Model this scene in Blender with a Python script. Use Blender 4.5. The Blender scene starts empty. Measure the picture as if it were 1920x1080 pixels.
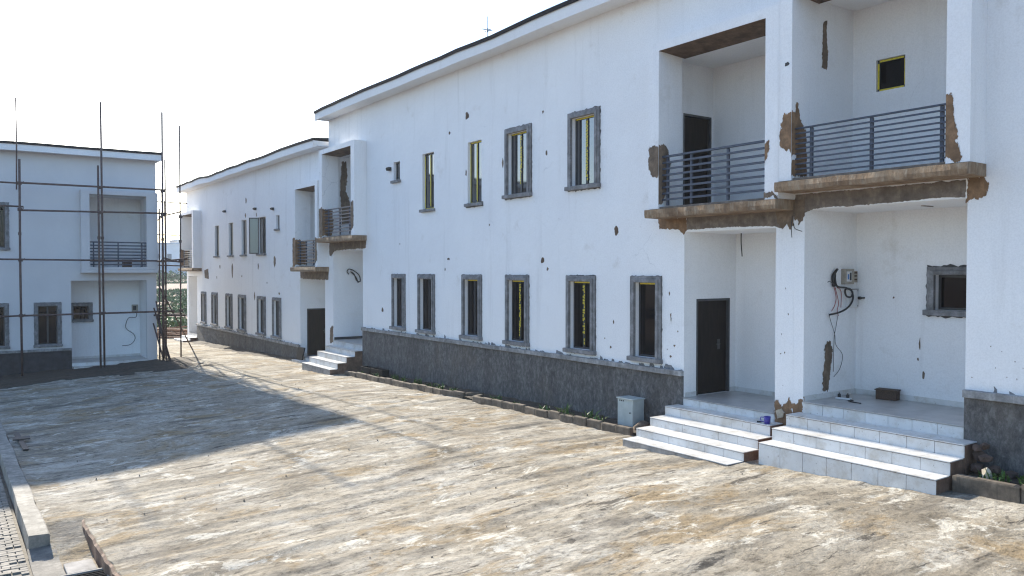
import bpy, bmesh, math, random
import numpy as np
from mathutils import Vector, Matrix

# ------------------------------------------------------------------ camera, sky, sun, exposure
S = bpy.context.scene
COL = S.collection
cam = bpy.data.objects.new('camera', bpy.data.cameras.new('camera'))
COL.objects.link(cam)
cam.data.sensor_width = 36.0
cam.data.lens = 28.125
cam.data.clip_start = 0.1
cam.data.clip_end = 4000
cam.location = (0, 0, 3.6)
cam.rotation_euler = (math.radians(90 - 1.26), 0, math.radians(-35.37))
S.camera = cam

SUN_EL, SUN_AZ = math.radians(22.9), math.radians(-0.2)      # azimuth measured from +Y towards +X
world = bpy.data.worlds.new('World')
S.world = world
world.use_nodes = True
wn = world.node_tree.nodes
sky = wn.new('ShaderNodeTexSky')
sky.sky_type = 'NISHITA'
sky.sun_disc = False
sky.sun_elevation = SUN_EL
sky.sun_rotation = SUN_AZ
sky.air_density = 1.0
sky.dust_density = 0.9
sky.ozone_density = 3.4
wn['Background'].inputs['Strength'].default_value = 0.14
world.node_tree.links.new(sky.outputs[0], wn['Background'].inputs['Color'])

sl = bpy.data.lights.new('sun', 'SUN')
sl.energy = 4.8
sl.angle = math.radians(0.55)
sl.color = (1.0, 0.92, 0.78)
sun = bpy.data.objects.new('sun', sl)
COL.objects.link(sun)
to_sun = Vector((math.sin(SUN_AZ) * math.cos(SUN_EL), math.cos(SUN_AZ) * math.cos(SUN_EL), math.sin(SUN_EL)))
sun.rotation_euler = to_sun.to_track_quat('Z', 'Y').to_euler()
sun.location = (0, 60, 60)

S.cycles.filter_width = 1.2
S.view_settings.view_transform = 'Standard'
S.view_settings.look = 'None'
S.view_settings.gamma = 1.0
S.view_settings.exposure = 1.34
S.view_settings.use_curve_mapping = False

# ------------------------------------------------------------------ materials
def nodes_of(name):
    m = bpy.data.materials.new(name)
    m.use_nodes = True
    nt = m.node_tree
    return m, nt, nt.nodes['Principled BSDF']

def N(nt, kind, **kw):
    n = nt.nodes.new('ShaderNode' + kind)
    for k, v in kw.items():
        setattr(n, k, v)
    return n

def L(nt, a, b):
    nt.links.new(a, b)

def pos(nt, sc=(1, 1, 1), rot=None):
    g = N(nt, 'NewGeometry')
    v = N(nt, 'Mapping')
    v.inputs['Scale'].default_value = sc
    if rot:
        v.inputs['Rotation'].default_value = rot
    L(nt, g.outputs['Position'], v.inputs['Vector'])
    return v.outputs[0]

def noise(nt, vec, scale, detail=4, rough=0.55, dist=0.0):
    n = N(nt, 'TexNoise')
    n.inputs['Scale'].default_value = scale
    n.inputs['Detail'].default_value = detail
    n.inputs['Roughness'].default_value = rough
    n.inputs['Distortion'].default_value = dist
    L(nt, vec, n.inputs['Vector'])
    return n.outputs['Fac']

def ramp(nt, fac, stops):
    r = N(nt, 'ValToRGB')
    e = r.color_ramp.elements
    while len(e) < len(stops):
        e.new(0.5)
    for i, (p, c) in enumerate(stops):
        e[i].position = p
        if not isinstance(c, tuple):
            c = (c, c, c)
        e[i].color = (*c, 1)
    L(nt, fac, r.inputs[0])
    return r.outputs[0]

def mix(nt, fac, a, b, mode='MIX'):
    n = N(nt, 'Mix', data_type='RGBA', blend_type=mode)
    for s, v in ((n.inputs[0], fac), (n.inputs[6], a), (n.inputs[7], b)):
        if isinstance(v, tuple):
            s.default_value = (*v, 1)
        elif isinstance(v, (int, float)):
            s.default_value = v
        else:
            L(nt, v, s)
    return n.outputs[2]

def math_(nt, op, a, b=None, clamp=False):
    n = N(nt, 'Math', operation=op, use_clamp=clamp)
    for i, v in enumerate((a, b)):
        if v is None:
            continue
        if isinstance(v, (int, float)):
            n.inputs[i].default_value = v
        else:
            L(nt, v, n.inputs[i])
    return n.outputs[0]

def bump(nt, b, h, strength=0.3, dist=0.02, prev=None):
    n = N(nt, 'Bump')
    n.inputs['Strength'].default_value = strength
    n.inputs['Distance'].default_value = dist
    L(nt, h, n.inputs['Height'])
    if prev is not None:
        L(nt, prev, n.inputs['Normal'])
    L(nt, n.outputs[0], b.inputs['Normal'])
    return n.outputs[0]

def simple(name, c, rough=0.7, var=0.25, scale=6.0, bmp=0.2, bscale=40, metal=0.0, sc=(1, 1, 1), dark=None, spec=0.5):
    m, nt, b = nodes_of(name)
    p = pos(nt, sc)
    f = noise(nt, p, scale, 6, 0.6)
    lo = dark if dark else tuple(x * (1 - var) for x in c)
    hi = tuple(min(1, x * (1 + var)) for x in c)
    L(nt, ramp(nt, f, [(0.3, lo), (0.7, hi)]), b.inputs['Base Color'])
    b.inputs['Roughness'].default_value = rough
    b.inputs['Metallic'].default_value = metal
    b.inputs['Specular IOR Level'].default_value = spec
    if bmp:
        bump(nt, b, noise(nt, pos(nt, sc), bscale, 4, 0.6), bmp, 0.01)
    return m

def plaster(name, hi, lo, dirt=1.0):
    m, nt, b = nodes_of(name)
    p = pos(nt)
    base = ramp(nt, noise(nt, p, 0.55, 5, 0.6), [(0.3, lo), (0.68, hi)])
    # fine grain of the roller finish
    base = mix(nt, 0.55, base, ramp(nt, noise(nt, p, 34, 3, 0.7), [(0.3, 0.84), (0.6, 1.0)]), 'MULTIPLY')
    # rain streaks
    st = ramp(nt, noise(nt, pos(nt, (3.2, 3.2, 0.22)), 1.0, 5, 0.65), [(0.56, 0.0), (0.80, 0.38 * dirt)])
    base = mix(nt, st, base, (0.52, 0.51, 0.50))
    # grimy patches
    gr = ramp(nt, noise(nt, p, 1.3, 7, 0.7), [(0.60, 0.0), (0.78, 0.45 * dirt)])
    base = mix(nt, gr, base, (0.50, 0.46, 0.40))
    # specks and chips
    sp = ramp(nt, noise(nt, p, 9.0, 3, 0.75), [(0.715, 0.0), (0.735, 1.0)])
    msk = ramp(nt, noise(nt, p, 0.8, 3, 0.6), [(0.52, 0.0), (0.66, 0.6 * dirt)])
    base = mix(nt, math_(nt, 'MULTIPLY', sp, msk), base, (0.24, 0.21, 0.18))
    # hairline cracks
    v = N(nt, 'TexVoronoi', feature='DISTANCE_TO_EDGE')
    v.inputs['Scale'].default_value = 0.75
    dv = N(nt, 'VectorMath', operation='ADD')
    nz = N(nt, 'TexNoise')
    nz.inputs['Scale'].default_value = 2.2
    nz.inputs['Detail'].default_value = 6
    L(nt, p, nz.inputs['Vector'])
    sc = N(nt, 'VectorMath', operation='SCALE')
    sc.inputs['Scale'].default_value = 0.5
    L(nt, nz.outputs['Color'], sc.inputs[0])
    L(nt, p, dv.inputs[0])
    L(nt, sc.outputs[0], dv.inputs[1])
    L(nt, dv.outputs[0], v.inputs['Vector'])
    ck = ramp(nt, v.outputs['Distance'], [(0.002, 1.0), (0.005, 0.0)])
    cm = ramp(nt, noise(nt, p, 0.37, 3, 0.6), [(0.62, 0.0), (0.68, 0.40 * dirt)])
    base = mix(nt, math_(nt, 'MULTIPLY', ck, cm), base, (0.25, 0.25, 0.26))
    L(nt, base, b.inputs['Base Color'])
    b.inputs['Roughness'].default_value = 0.86
    b.inputs['Specular IOR Level'].default_value = 0.25
    n1 = bump(nt, b, noise(nt, p, 1.6, 4, 0.6), 0.55, 0.05)
    bump(nt, b, noise(nt, p, 55, 4, 0.7), 0.4, 0.006, n1)
    return m

def glass_dark(name, tint, spec=.6, ior=1.52):
    m, nt, b = nodes_of(name)
    b.inputs['Base Color'].default_value = (*tint, 1)
    b.inputs['Roughness'].default_value = 0.04
    b.inputs['IOR'].default_value = ior
    b.inputs['Specular IOR Level'].default_value = spec
    bump(nt, b, noise(nt, pos(nt), 3.0, 2), 0.05, 0.01)
    return m

def ground_mat():
    m, nt, b = nodes_of('brushed_concrete')
    p = pos(nt)
    c = ramp(nt, noise(nt, pos(nt, (0.85, 1.0, 1)), 0.62, 11, 0.72, 0.4), [(0.36, (0.215, 0.185, 0.142)), (0.46, (0.32, 0.282, 0.222)), (0.55, (0.385, 0.348, 0.287)), (0.64, (0.475, 0.44, 0.378))])
    stn = ramp(nt, noise(nt, pos(nt, (0.8, 1.0, 1.7)), 0.8, 10, 0.74, 0.5), [(0.515, 0.0), (0.60, 0.8)])
    c = mix(nt, stn, c, (0.285, 0.21, 0.118))
    wht = ramp(nt, noise(nt, pos(nt, (0.75, 1.0, 2.3)), 1.5, 11, 0.77, 0.5), [(0.545, 0.0), (0.60, 0.85)])
    c = mix(nt, wht, c, (0.60, 0.565, 0.49))
    dmp = ramp(nt, noise(nt, pos(nt, (0.45, 1.0, 0.7)), 1.0, 9, 0.70, 0.3), [(0.545, 0.0), (0.64, 0.75)])
    c = mix(nt, dmp, c, (0.155, 0.138, 0.115))
    bnd = ramp(nt, noise(nt, pos(nt, (0.17, 1.0, 1.2), (0, 0, 0.02)), 1.5, 8, 0.66, 0.35), [(0.56, 0.0), (0.66, 0.8)])
    c = mix(nt, bnd, c, (0.135, 0.118, 0.095))
    # dark broken lines painting in the shade of board ridges, running towards the houses
    ln = ramp(nt, noise(nt, pos(nt, (0.26, 1.0, 1)), 4.2, 8, 0.70, 0.2), [(0.375, 1.0), (0.41, 0.0)])
    lm = ramp(nt, noise(nt, pos(nt, (0.7, 0.9, 1)), 0.7, 6, 0.68), [(0.42, 0.0), (0.54, 0.9)])
    c = mix(nt, math_(nt, 'MULTIPLY', ln, lm), c, (0.095, 0.083, 0.07))
    d2 = ramp(nt, noise(nt, pos(nt, (0.24, 1.0, 1)), 7.5, 8, 0.72, 0.15), [(0.365, 1.0), (0.395, 0.0)])
    d3 = ramp(nt, noise(nt, pos(nt, (0.8, 0.9, 1.9)), 0.9, 6, 0.68), [(0.45, 0.0), (0.55, 0.9)])
    c = mix(nt, math_(nt, 'MULTIPLY', d2, d3), c, (0.085, 0.075, 0.065))
    # broom strokes, scuffs and pits
    s2 = ramp(nt, noise(nt, pos(nt, (0.75, 1.0, 1)), 7.5, 10, 0.80, 0.3), [(0.37, 0.35), (0.46, 0.92), (0.60, 1.18)])
    c = mix(nt, 0.85, c, s2, 'MULTIPLY')
    s3 = ramp(nt, noise(nt, pos(nt, (0.8, 1.0, 1)), 19, 7, 0.8, 0.5), [(0.38, 0.45), (0.48, 1.0)])
    c = mix(nt, 0.6, c, s3, 'MULTIPLY')
    L(nt, c, b.inputs['Base Color'])
    b.inputs['Roughness'].default_value = 0.95
    b.inputs['Specular IOR Level'].default_value = 0.15
    n1 = bump(nt, b, noise(nt, pos(nt, (0.7, 1.0, 1)), 4.0, 8, 0.75, 0.3), 0.5, 0.05)
    n2 = bump(nt, b, noise(nt, pos(nt, (0.7, 1.0, 1)), 12, 7, 0.75, 0.6), 0.8, 0.03, n1)
    bump(nt, b, noise(nt, p, 50, 4, 0.75), 0.5, 0.008, n2)
    return m

def plinth_mat():
    m, nt, b = nodes_of('rough_plinth_render')
    p = pos(nt)
    f = noise(nt, pos(nt, (1, 1, 0.6)), 11, 8, 0.78, 0.3)
    c = ramp(nt, f, [(0.32, (0.052, 0.050, 0.048)), (0.5, (0.112, 0.109, 0.107)), (0.66, (0.215, 0.21, 0.205))])
    c = mix(nt, ramp(nt, noise(nt, pos(nt, (1.5, 1.5, 0.3)), 1.1, 5, 0.6), [(0.45, 0.0), (0.7, 0.6)]), c, (0.045, 0.042, 0.04))
    c = mix(nt, ramp(nt, noise(nt, p, 0.6, 5, 0.6), [(0.52, 0.0), (0.7, 0.4)]), c, (0.14, 0.11, 0.08))
    L(nt, c, b.inputs['Base Color'])
    b.inputs['Roughness'].default_value = 0.95
    n1 = bump(nt, b, noise(nt, pos(nt, (1, 1, 0.6)), 22, 5, 0.7), 0.9, 0.03)
    bump(nt, b, noise(nt, p, 75, 3, 0.7), 0.5, 0.01, n1)
    return m

def trim_mat(name, c):
    m, nt, b = nodes_of(name)
    p = pos(nt)
    col = ramp(nt, noise(nt, p, 4.5, 7, 0.7), [(0.3, tuple(x * 0.5 for x in c)), (0.52, c), (0.72, tuple(min(1, x * 1.7) for x in c))])
    col = mix(nt, ramp(nt, noise(nt, pos(nt, (14, 14, 1.5)), 1, 4, 0.7), [(0.52, 0), (0.7, 0.5)]), col, tuple(x * 0.45 for x in c))
    L(nt, col, b.inputs['Base Color'])
    b.inputs['Roughness'].default_value = 0.9
    bump(nt, b, noise(nt, p, 45, 5, 0.7), 0.6, 0.008)
    return m

def tile_mat():
    m, nt, b = nodes_of('white_glazed_tile')
    p = pos(nt)
    col = ramp(nt, noise(nt, p, 1.6, 5, 0.6), [(0.3, (0.56, 0.555, 0.54)), (0.7, (0.70, 0.70, 0.69))])
    col = mix(nt, ramp(nt, noise(nt, p, 16, 4, 0.75), [(0.62, 0), (0.68, 0.7)]), col, (0.22, 0.19, 0.15))
    col = mix(nt, ramp(nt, noise(nt, p, 3.1, 6, 0.7), [(0.48, 0), (0.68, 0.6)]), col, (0.40, 0.35, 0.28))
    L(nt, col, b.inputs['Base Color'])
    L(nt, ramp(nt, noise(nt, p, 6, 4), [(0.35, 0.28), (0.65, 0.6)]), b.inputs['Roughness'])
    bump(nt, b, noise(nt, p, 30, 3), 0.06, 0.004)
    return m

def slab_mat():
    m, nt, b = nodes_of('stained_slab_concrete')
    p = pos(nt)
    col = ramp(nt, noise(nt, p, 2.2, 8, 0.72), [(0.34, (0.12, 0.072, 0.040)), (0.50, (0.235, 0.155, 0.092)), (0.66, (0.33, 0.25, 0.17))])
    st = ramp(nt, noise(nt, pos(nt, (16, 16, 1.2)), 1, 5, 0.7), [(0.48, 0.0), (0.64, 0.5)])
    col = mix(nt, st, col, (0.10, 0.075, 0.055))
    lt = ramp(nt, noise(nt, pos(nt, (9, 9, 2.0)), 1, 5, 0.7), [(0.52, 0.0), (0.66, 0.6)])
    col = mix(nt, lt, col, (0.40, 0.34, 0.26))
    L(nt, col, b.inputs['Base Color'])
    b.inputs['Roughness'].default_value = 0.92
    bump(nt, b, noise(nt, pos(nt, (1, 1, .5)), 22, 6, 0.72), 0.8, 0.02)
    return m

MAT = {}
def mats():
    A = MAT
    A['wall'] = plaster('white_painted_plaster', (0.84, 0.84, 0.84), (0.79, 0.79, 0.795))
    A['wall2'] = plaster('clean_white_plaster_shaded', (0.64, 0.64, 0.645), (0.58, 0.58, 0.59), 0.45)  # cleaner copy of the white paint, left block's shade darkened into its colour
    A['wall3'] = plaster('white_porch_plaster', (0.85, 0.85, 0.85), (0.80, 0.80, 0.80), 0.5)
    A['fascia'] = plaster('fascia_paint', (0.80, 0.80, 0.80), (0.74, 0.74, 0.74), 0.5)
    A['plinth'] = plinth_mat()
    A['plinthdk'] = simple('plinth_shade_toned', (0.040, 0.040, 0.044), 0.9, 0.35, 5, 0.6, 25)  # plinth copy with the left block's shade put into its colour
    A['iron'] = simple('matte_iron', (0.02, 0.02, 0.022), 0.95, 0.3, 12, 0, spec=.04)
    A['trim'] = trim_mat('grey_cement_trim', (0.20, 0.20, 0.205))
    A['trimdk'] = trim_mat('dark_cement_mortar', (0.085, 0.083, 0.083))
    A['ledge'] = trim_mat('cement_ledge', (0.25, 0.25, 0.25))
    A['brown'] = trim_mat('brown_mortar', (0.205, 0.122, 0.066))
    A['greyb'] = trim_mat('grey_brown_mortar', (0.155, 0.112, 0.078))
    A['slab'] = slab_mat()
    A['beam'] = trim_mat('raw_beam_concrete', (0.165, 0.135, 0.112))
    A['soffit'] = trim_mat('raw_soffit_concrete', (0.11, 0.07, 0.045))
    A['tile'] = tile_mat()
    A['floor'] = simple('porch_floor_tile', (0.42, 0.40, 0.38), 0.35, 0.2, 3.0, 0.05)
    A['brick'] = trim_mat('bare_step_mortar', (0.165, 0.10, 0.068))
    A['conc'] = simple('bare_concrete', (0.30, 0.28, 0.26), 0.92, 0.35, 5, 0.5, 40)
    A['metal'] = simple('blue_grey_rail_paint', (0.030, 0.042, 0.074), 0.45, 0.3, 12, 0.1, 60)
    A['sash'] = simple('dark_aluminium', (0.030, 0.032, 0.036), 0.4, 0.2, 12, 0)
    A['tape'] = simple('yellow_tape', (0.62, 0.50, 0.03), 0.5, 0.25, 20, 0)
    A['glass'] = glass_dark('dark_window_glass', (0.006, 0.009, 0.016), .5, 2.4)
    A['glasslo'] = glass_dark('dull_window_glass', (0.004, 0.004, 0.006), .18)
    A['glassop'] = glass_dark('pale_open_sash_glass', (0.20, 0.25, 0.245))
    A['door'] = simple('dark_brown_door', (0.011, 0.008, 0.0075), 0.6, 0.5, 5, 0.2, 30, sc=(4, 4, 0.5), spec=.2)
    A['doorfr'] = simple('dark_grey_door_frame', (0.05, 0.052, 0.056), 0.5, 0.25, 8, 0.1)
    A['roof'] = simple('dark_roof_sheet', (0.012, 0.014, 0.020), 0.85, 0.3, 4, 0.1, spec=.1)
    A['ground'] = ground_mat()
    A['gutter'] = trim_mat('gutter_concrete', (0.17, 0.155, 0.135))
    A['kerbtop'] = trim_mat('kerb_concrete', (0.27, 0.25, 0.215))
    A['kerb'] = trim_mat('old_kerb_concrete', (0.135, 0.108, 0.082))
    A['paver'] = trim_mat('paver_concrete', (0.25, 0.225, 0.19))
    A['sand'] = simple('joint_sand', (0.17, 0.15, 0.12), 0.95, 0.35, 8, 0.6, 40)
    A['soil'] = simple('bed_soil', (0.055, 0.042, 0.030), 0.97, 0.5, 7, 0.9, 25)
    A['scaf'] = simple('rusty_scaffold_tube', (0.080, 0.050, 0.045), 0.65, 0.5, 9, 0.2)
    A['cab'] = simple('grey_green_cabinet_paint', (0.40, 0.45, 0.44), 0.5, 0.12, 5, 0.05)
    A['black'] = simple('black_plastic', (0.012, 0.012, 0.013), 0.5, 0.3, 10, 0)
    A['red'] = simple('red_wire', (0.25, 0.04, 0.04), 0.5, 0.2, 10, 0)
    A['meter'] = simple('beige_meter_case', (0.30, 0.27, 0.22), 0.5, 0.2, 10, 0)
    A['blue'] = simple('blue_label', (0.05, 0.16, 0.42), 0.5, 0.1, 10, 0)
    A['wbox'] = simple('white_box_paint', (0.62, 0.62, 0.62), 0.5, 0.08, 10, 0)
    A['mug'] = simple('blue_violet_plastic', (0.045, 0.035, 0.28), 0.35, 0.1, 10, 0)
    A['wood'] = simple('dark_wood', (0.075, 0.045, 0.030), 0.8, 0.4, 6, 0.3, 30, sc=(1, 8, 8))
    A['timber'] = simple('weathered_timber', (0.16, 0.095, 0.065), 0.85, 0.45, 5, 0.3, 30)
    A['leaf'] = simple('leaf_green', (0.075, 0.14, 0.03), 0.6, 0.5, 9, 0)
    A['leaf2'] = simple('field_green', (0.060, 0.120, 0.035), 0.7, 0.5, 0.6, 0)
    A['rock'] = simple('rubble_stone', (0.10, 0.065, 0.05), 0.9, 0.5, 9, 0.6, 30)
    A['rockl'] = simple('pale_rubble', (0.42, 0.36, 0.27), 0.9, 0.4, 9, 0.6, 30)
    A['earth'] = simple('red_earth', (0.20, 0.125, 0.085), 0.95, 0.45, 0.7, 0.5, 5)
    A['far'] = simple('pale_far_wall', (0.62, 0.66, 0.70), 0.9, 0.1, 0.5, 0)
    A['farw'] = simple('far_boundary_wall', (0.42, 0.48, 0.55), 0.9, 0.15, 0.5, 0)
    A['farwin'] = simple('far_window', (0.10, 0.13, 0.17), 0.4, 0.1, 1, 0)
    A['steel'] = simple('galvanised_steel', (0.35, 0.35, 0.35), 0.45, 0.25, 12, 0.1, metal=0.6)
mats()

# ------------------------------------------------------------------ mesh helpers
rng = random.Random(7)
class MB:
    def __init__(s):
        s.v, s.f = [], []
    def add(s, vs, fs):
        o = len(s.v)
        s.v += [tuple(map(float, p)) for p in vs]
        s.f += [tuple(i + o for i in q) for q in fs]
        return s
    def box(s, x0, y0, z0, x1, y1, z1):
        x0, x1 = min(x0, x1), max(x0, x1); y0, y1 = min(y0, y1), max(y0, y1); z0, z1 = min(z0, z1), max(z0, z1)
        return s.add([(x0, y0, z0), (x1, y0, z0), (x1, y1, z0), (x0, y1, z0), (x0, y0, z1), (x1, y0, z1), (x1, y1, z1), (x0, y1, z1)],
                     [(0, 3, 2, 1), (4, 5, 6, 7), (0, 1, 5, 4), (1, 2, 6, 5), (2, 3, 7, 6), (3, 0, 4, 7)])
    def tube(s, pts, r, n=8, cap=True):
        pts = [Vector(p) for p in pts]
        rings = []
        up = None
        for i, p in enumerate(pts):
            d = (pts[min(i + 1, len(pts) - 1)] - pts[max(i - 1, 0)]).normalized()
            if up is None:
                up = Vector((0, 0, 1)) if abs(d.z) < 0.9 else Vector((1, 0, 0))
            a = d.cross(up)
            if a.length < 1e-5:
                a = d.cross(Vector((0, 1, 0.1)))
            a.normalize()
            b = d.cross(a).normalized()
            up = -b if b.dot(up) < 0 else b
            rr = r[i] if isinstance(r, (list, tuple)) else r
            rings.append([p + a * rr * math.cos(2 * math.pi * k / n) + up * rr * math.sin(2 * math.pi * k / n) for k in range(n)])
        vs = [q for ring in rings for q in ring]
        fs = []
        for i in range(len(rings) - 1):
            for k in range(n):
                fs.append((i * n + k, i * n + (k + 1) % n, (i + 1) * n + (k + 1) % n, (i + 1) * n + k))
        if cap:
            fs.append(tuple(range(n))[::-1])
            fs.append(tuple((len(rings) - 1) * n + k for k in range(n)))
        return s.add(vs, fs)
    def holed(s, O, dU, dV, dN, u0, u1, v0, v1, holes, t, faces='all'):
        """a wall panel of thickness t with rectangular holes (ua,ub,va,vb); O + u*dU + v*dV (+ t*dN behind)"""
        O, dU, dV, dN = map(Vector, (O, dU, dV, dN))
        us = sorted({u0, u1, *[h[0] for h in holes], *[h[1] for h in holes]}); us = [u for u in us if u0 <= u <= u1]
        vz = sorted({v0, v1, *[h[2] for h in holes], *[h[3] for h in holes]}); vz = [v for v in vz if v0 <= v <= v1]
        idx = {}
        def P(i, j, k):
            if (i, j, k) not in idx:
                idx[(i, j, k)] = len(s.v)
                s.v.append(tuple(O + dU * us[i] + dV * vz[j] + dN * (t * k)))
            return idx[(i, j, k)]
        def solid(i, j):
            if i < 0 or j < 0 or i >= len(us) - 1 or j >= len(vz) - 1:
                return False
            cu, cv = (us[i] + us[i + 1]) / 2, (vz[j] + vz[j + 1]) / 2
            return not any(h[0] < cu < h[1] and h[2] < cv < h[3] for h in holes)
        for i in range(len(us) - 1):
            for j in range(len(vz) - 1):
                if not solid(i, j):
                    continue
                s.f.append((P(i, j, 0), P(i, j + 1, 0), P(i + 1, j + 1, 0), P(i + 1, j, 0)))
                s.f.append((P(i, j, 1), P(i + 1, j, 1), P(i + 1, j + 1, 1), P(i, j + 1, 1)))
                if not solid(i - 1, j): s.f.append((P(i, j, 0), P(i, j, 1), P(i, j + 1, 1), P(i, j + 1, 0)))
                if not solid(i + 1, j): s.f.append((P(i + 1, j, 0), P(i + 1, j + 1, 0), P(i + 1, j + 1, 1), P(i + 1, j, 1)))
                if not solid(i, j - 1): s.f.append((P(i, j, 0), P(i + 1, j, 0), P(i + 1, j, 1), P(i, j, 1)))
                if not solid(i, j + 1): s.f.append((P(i, j + 1, 0), P(i, j + 1, 1), P(i + 1, j + 1, 1), P(i + 1, j + 1, 0)))
        return s
    def mesh(s, name, mat, smooth=False):
        me = bpy.data.meshes.new(name)
        me.from_pydata(s.v, [], s.f)
        bm = bmesh.new(); bm.from_mesh(me)
        bmesh.ops.recalc_face_normals(bm, faces=bm.faces)
        bm.to_mesh(me); bm.free()
        me.materials.append(MAT[mat])
        if smooth:
            me.polygons.foreach_set('use_smooth', [True] * len(me.polygons))
        me.update()
        return me
    def build(s, name, mat, parent=None, bevel=0.0, smooth=False, seg=2):
        o = bpy.data.objects.new(name, s.mesh(name, mat, smooth))
        COL.objects.link(o)
        if parent is not None:
            o.parent = parent
        if bevel:
            m = o.modifiers.new('bevel', 'BEVEL'); m.width = bevel; m.segments = seg; m.limit_method = 'ANGLE'
        return o

def thing(name, label, cat, loc=(0, 0, 0), rz=0.0, group=None):
    o = bpy.data.objects.new(name, None)
    o.empty_display_size = 0.3
    COL.objects.link(o)
    o.location = loc
    o.rotation_euler = (0, 0, rz)
    return tag(o, label, cat, group)

def tag(o, label, cat, group=None):
    o['label'] = label; o['category'] = cat
    if group: o['group'] = group
    return o

def structure(o):
    o['kind'] = 'structure'
    return o

UNIT = {}
def piece(name, mat, parent, c, size, rot=None, bev=0.06):
    """a bevelled unit block shared by all alike pieces, scaled to size and centred at c (parent's frame)"""
    key = (name, mat)
    if key not in UNIT:
        bm = bmesh.new()
        bmesh.ops.create_cube(bm, size=1.0)
        bmesh.ops.bevel(bm, geom=bm.edges[:] , offset=bev * 0.5, segments=1, affect='EDGES')
        me = bpy.data.meshes.new(name); bm.to_mesh(me); bm.free()
        me.materials.append(MAT[mat])
        UNIT[key] = me
    o = bpy.data.objects.new(name, UNIT[key])
    COL.objects.link(o)
    o.parent = parent
    o.location = c
    o.scale = size
    if rot: o.rotation_euler = rot
    return o

def ragged(pts, jit, step, seed):
    r = random.Random(seed)
    out = []
    n = len(pts)
    w1 = w2 = 0.0
    for i in range(n):
        a, b = pts[i], pts[(i + 1) % n]
        d = math.hypot(b[0] - a[0], b[1] - a[1])
        k = max(1, int(d / step))
        for j in range(k):
            t = j / k
            w1 = w1 * .6 + r.gauss(0, jit); w2 = w2 * .6 + r.gauss(0, jit * 1.2)
            sp = r.choice([0, 0, 0, 1]) * jit * r.uniform(-2.5, 2.5)
            out.append((a[0] + (b[0] - a[0]) * t + w1 * .7 + r.gauss(0, jit * .35), a[1] + (b[1] - a[1]) * t + w2 * .7 + sp))
    return out

def torn(mat):
    """variant of a mortar material whose rim crumbles away in flakes (rim distance is stored in the mesh)"""
    key = mat + '_torn'
    if key in MAT: return key
    m = MAT[mat].copy(); m.name = MAT[mat].name + '_torn'
    nt = m.node_tree
    out = nt.nodes['Material Output']; b = nt.nodes['Principled BSDF']
    at = N(nt, 'Attribute', attribute_name='rim')
    n1 = noise(nt, pos(nt, (1, 1, .45)), 16, 6, 0.72)
    f = math_(nt, 'ADD', math_(nt, 'MULTIPLY', n1, 1.7), math_(nt, 'SUBTRACT', at.outputs['Fac'], 1.32))
    f = math_(nt, 'MULTIPLY', f, 14.0, True)
    tr = N(nt, 'BsdfTransparent'); ms = N(nt, 'MixShader')
    L(nt, f, ms.inputs[0]); L(nt, tr.outputs[0], ms.inputs[1]); L(nt, b.outputs[0], ms.inputs[2]); L(nt, ms.outputs[0], out.inputs['Surface'])
    MAT[key] = m
    return key

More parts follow.
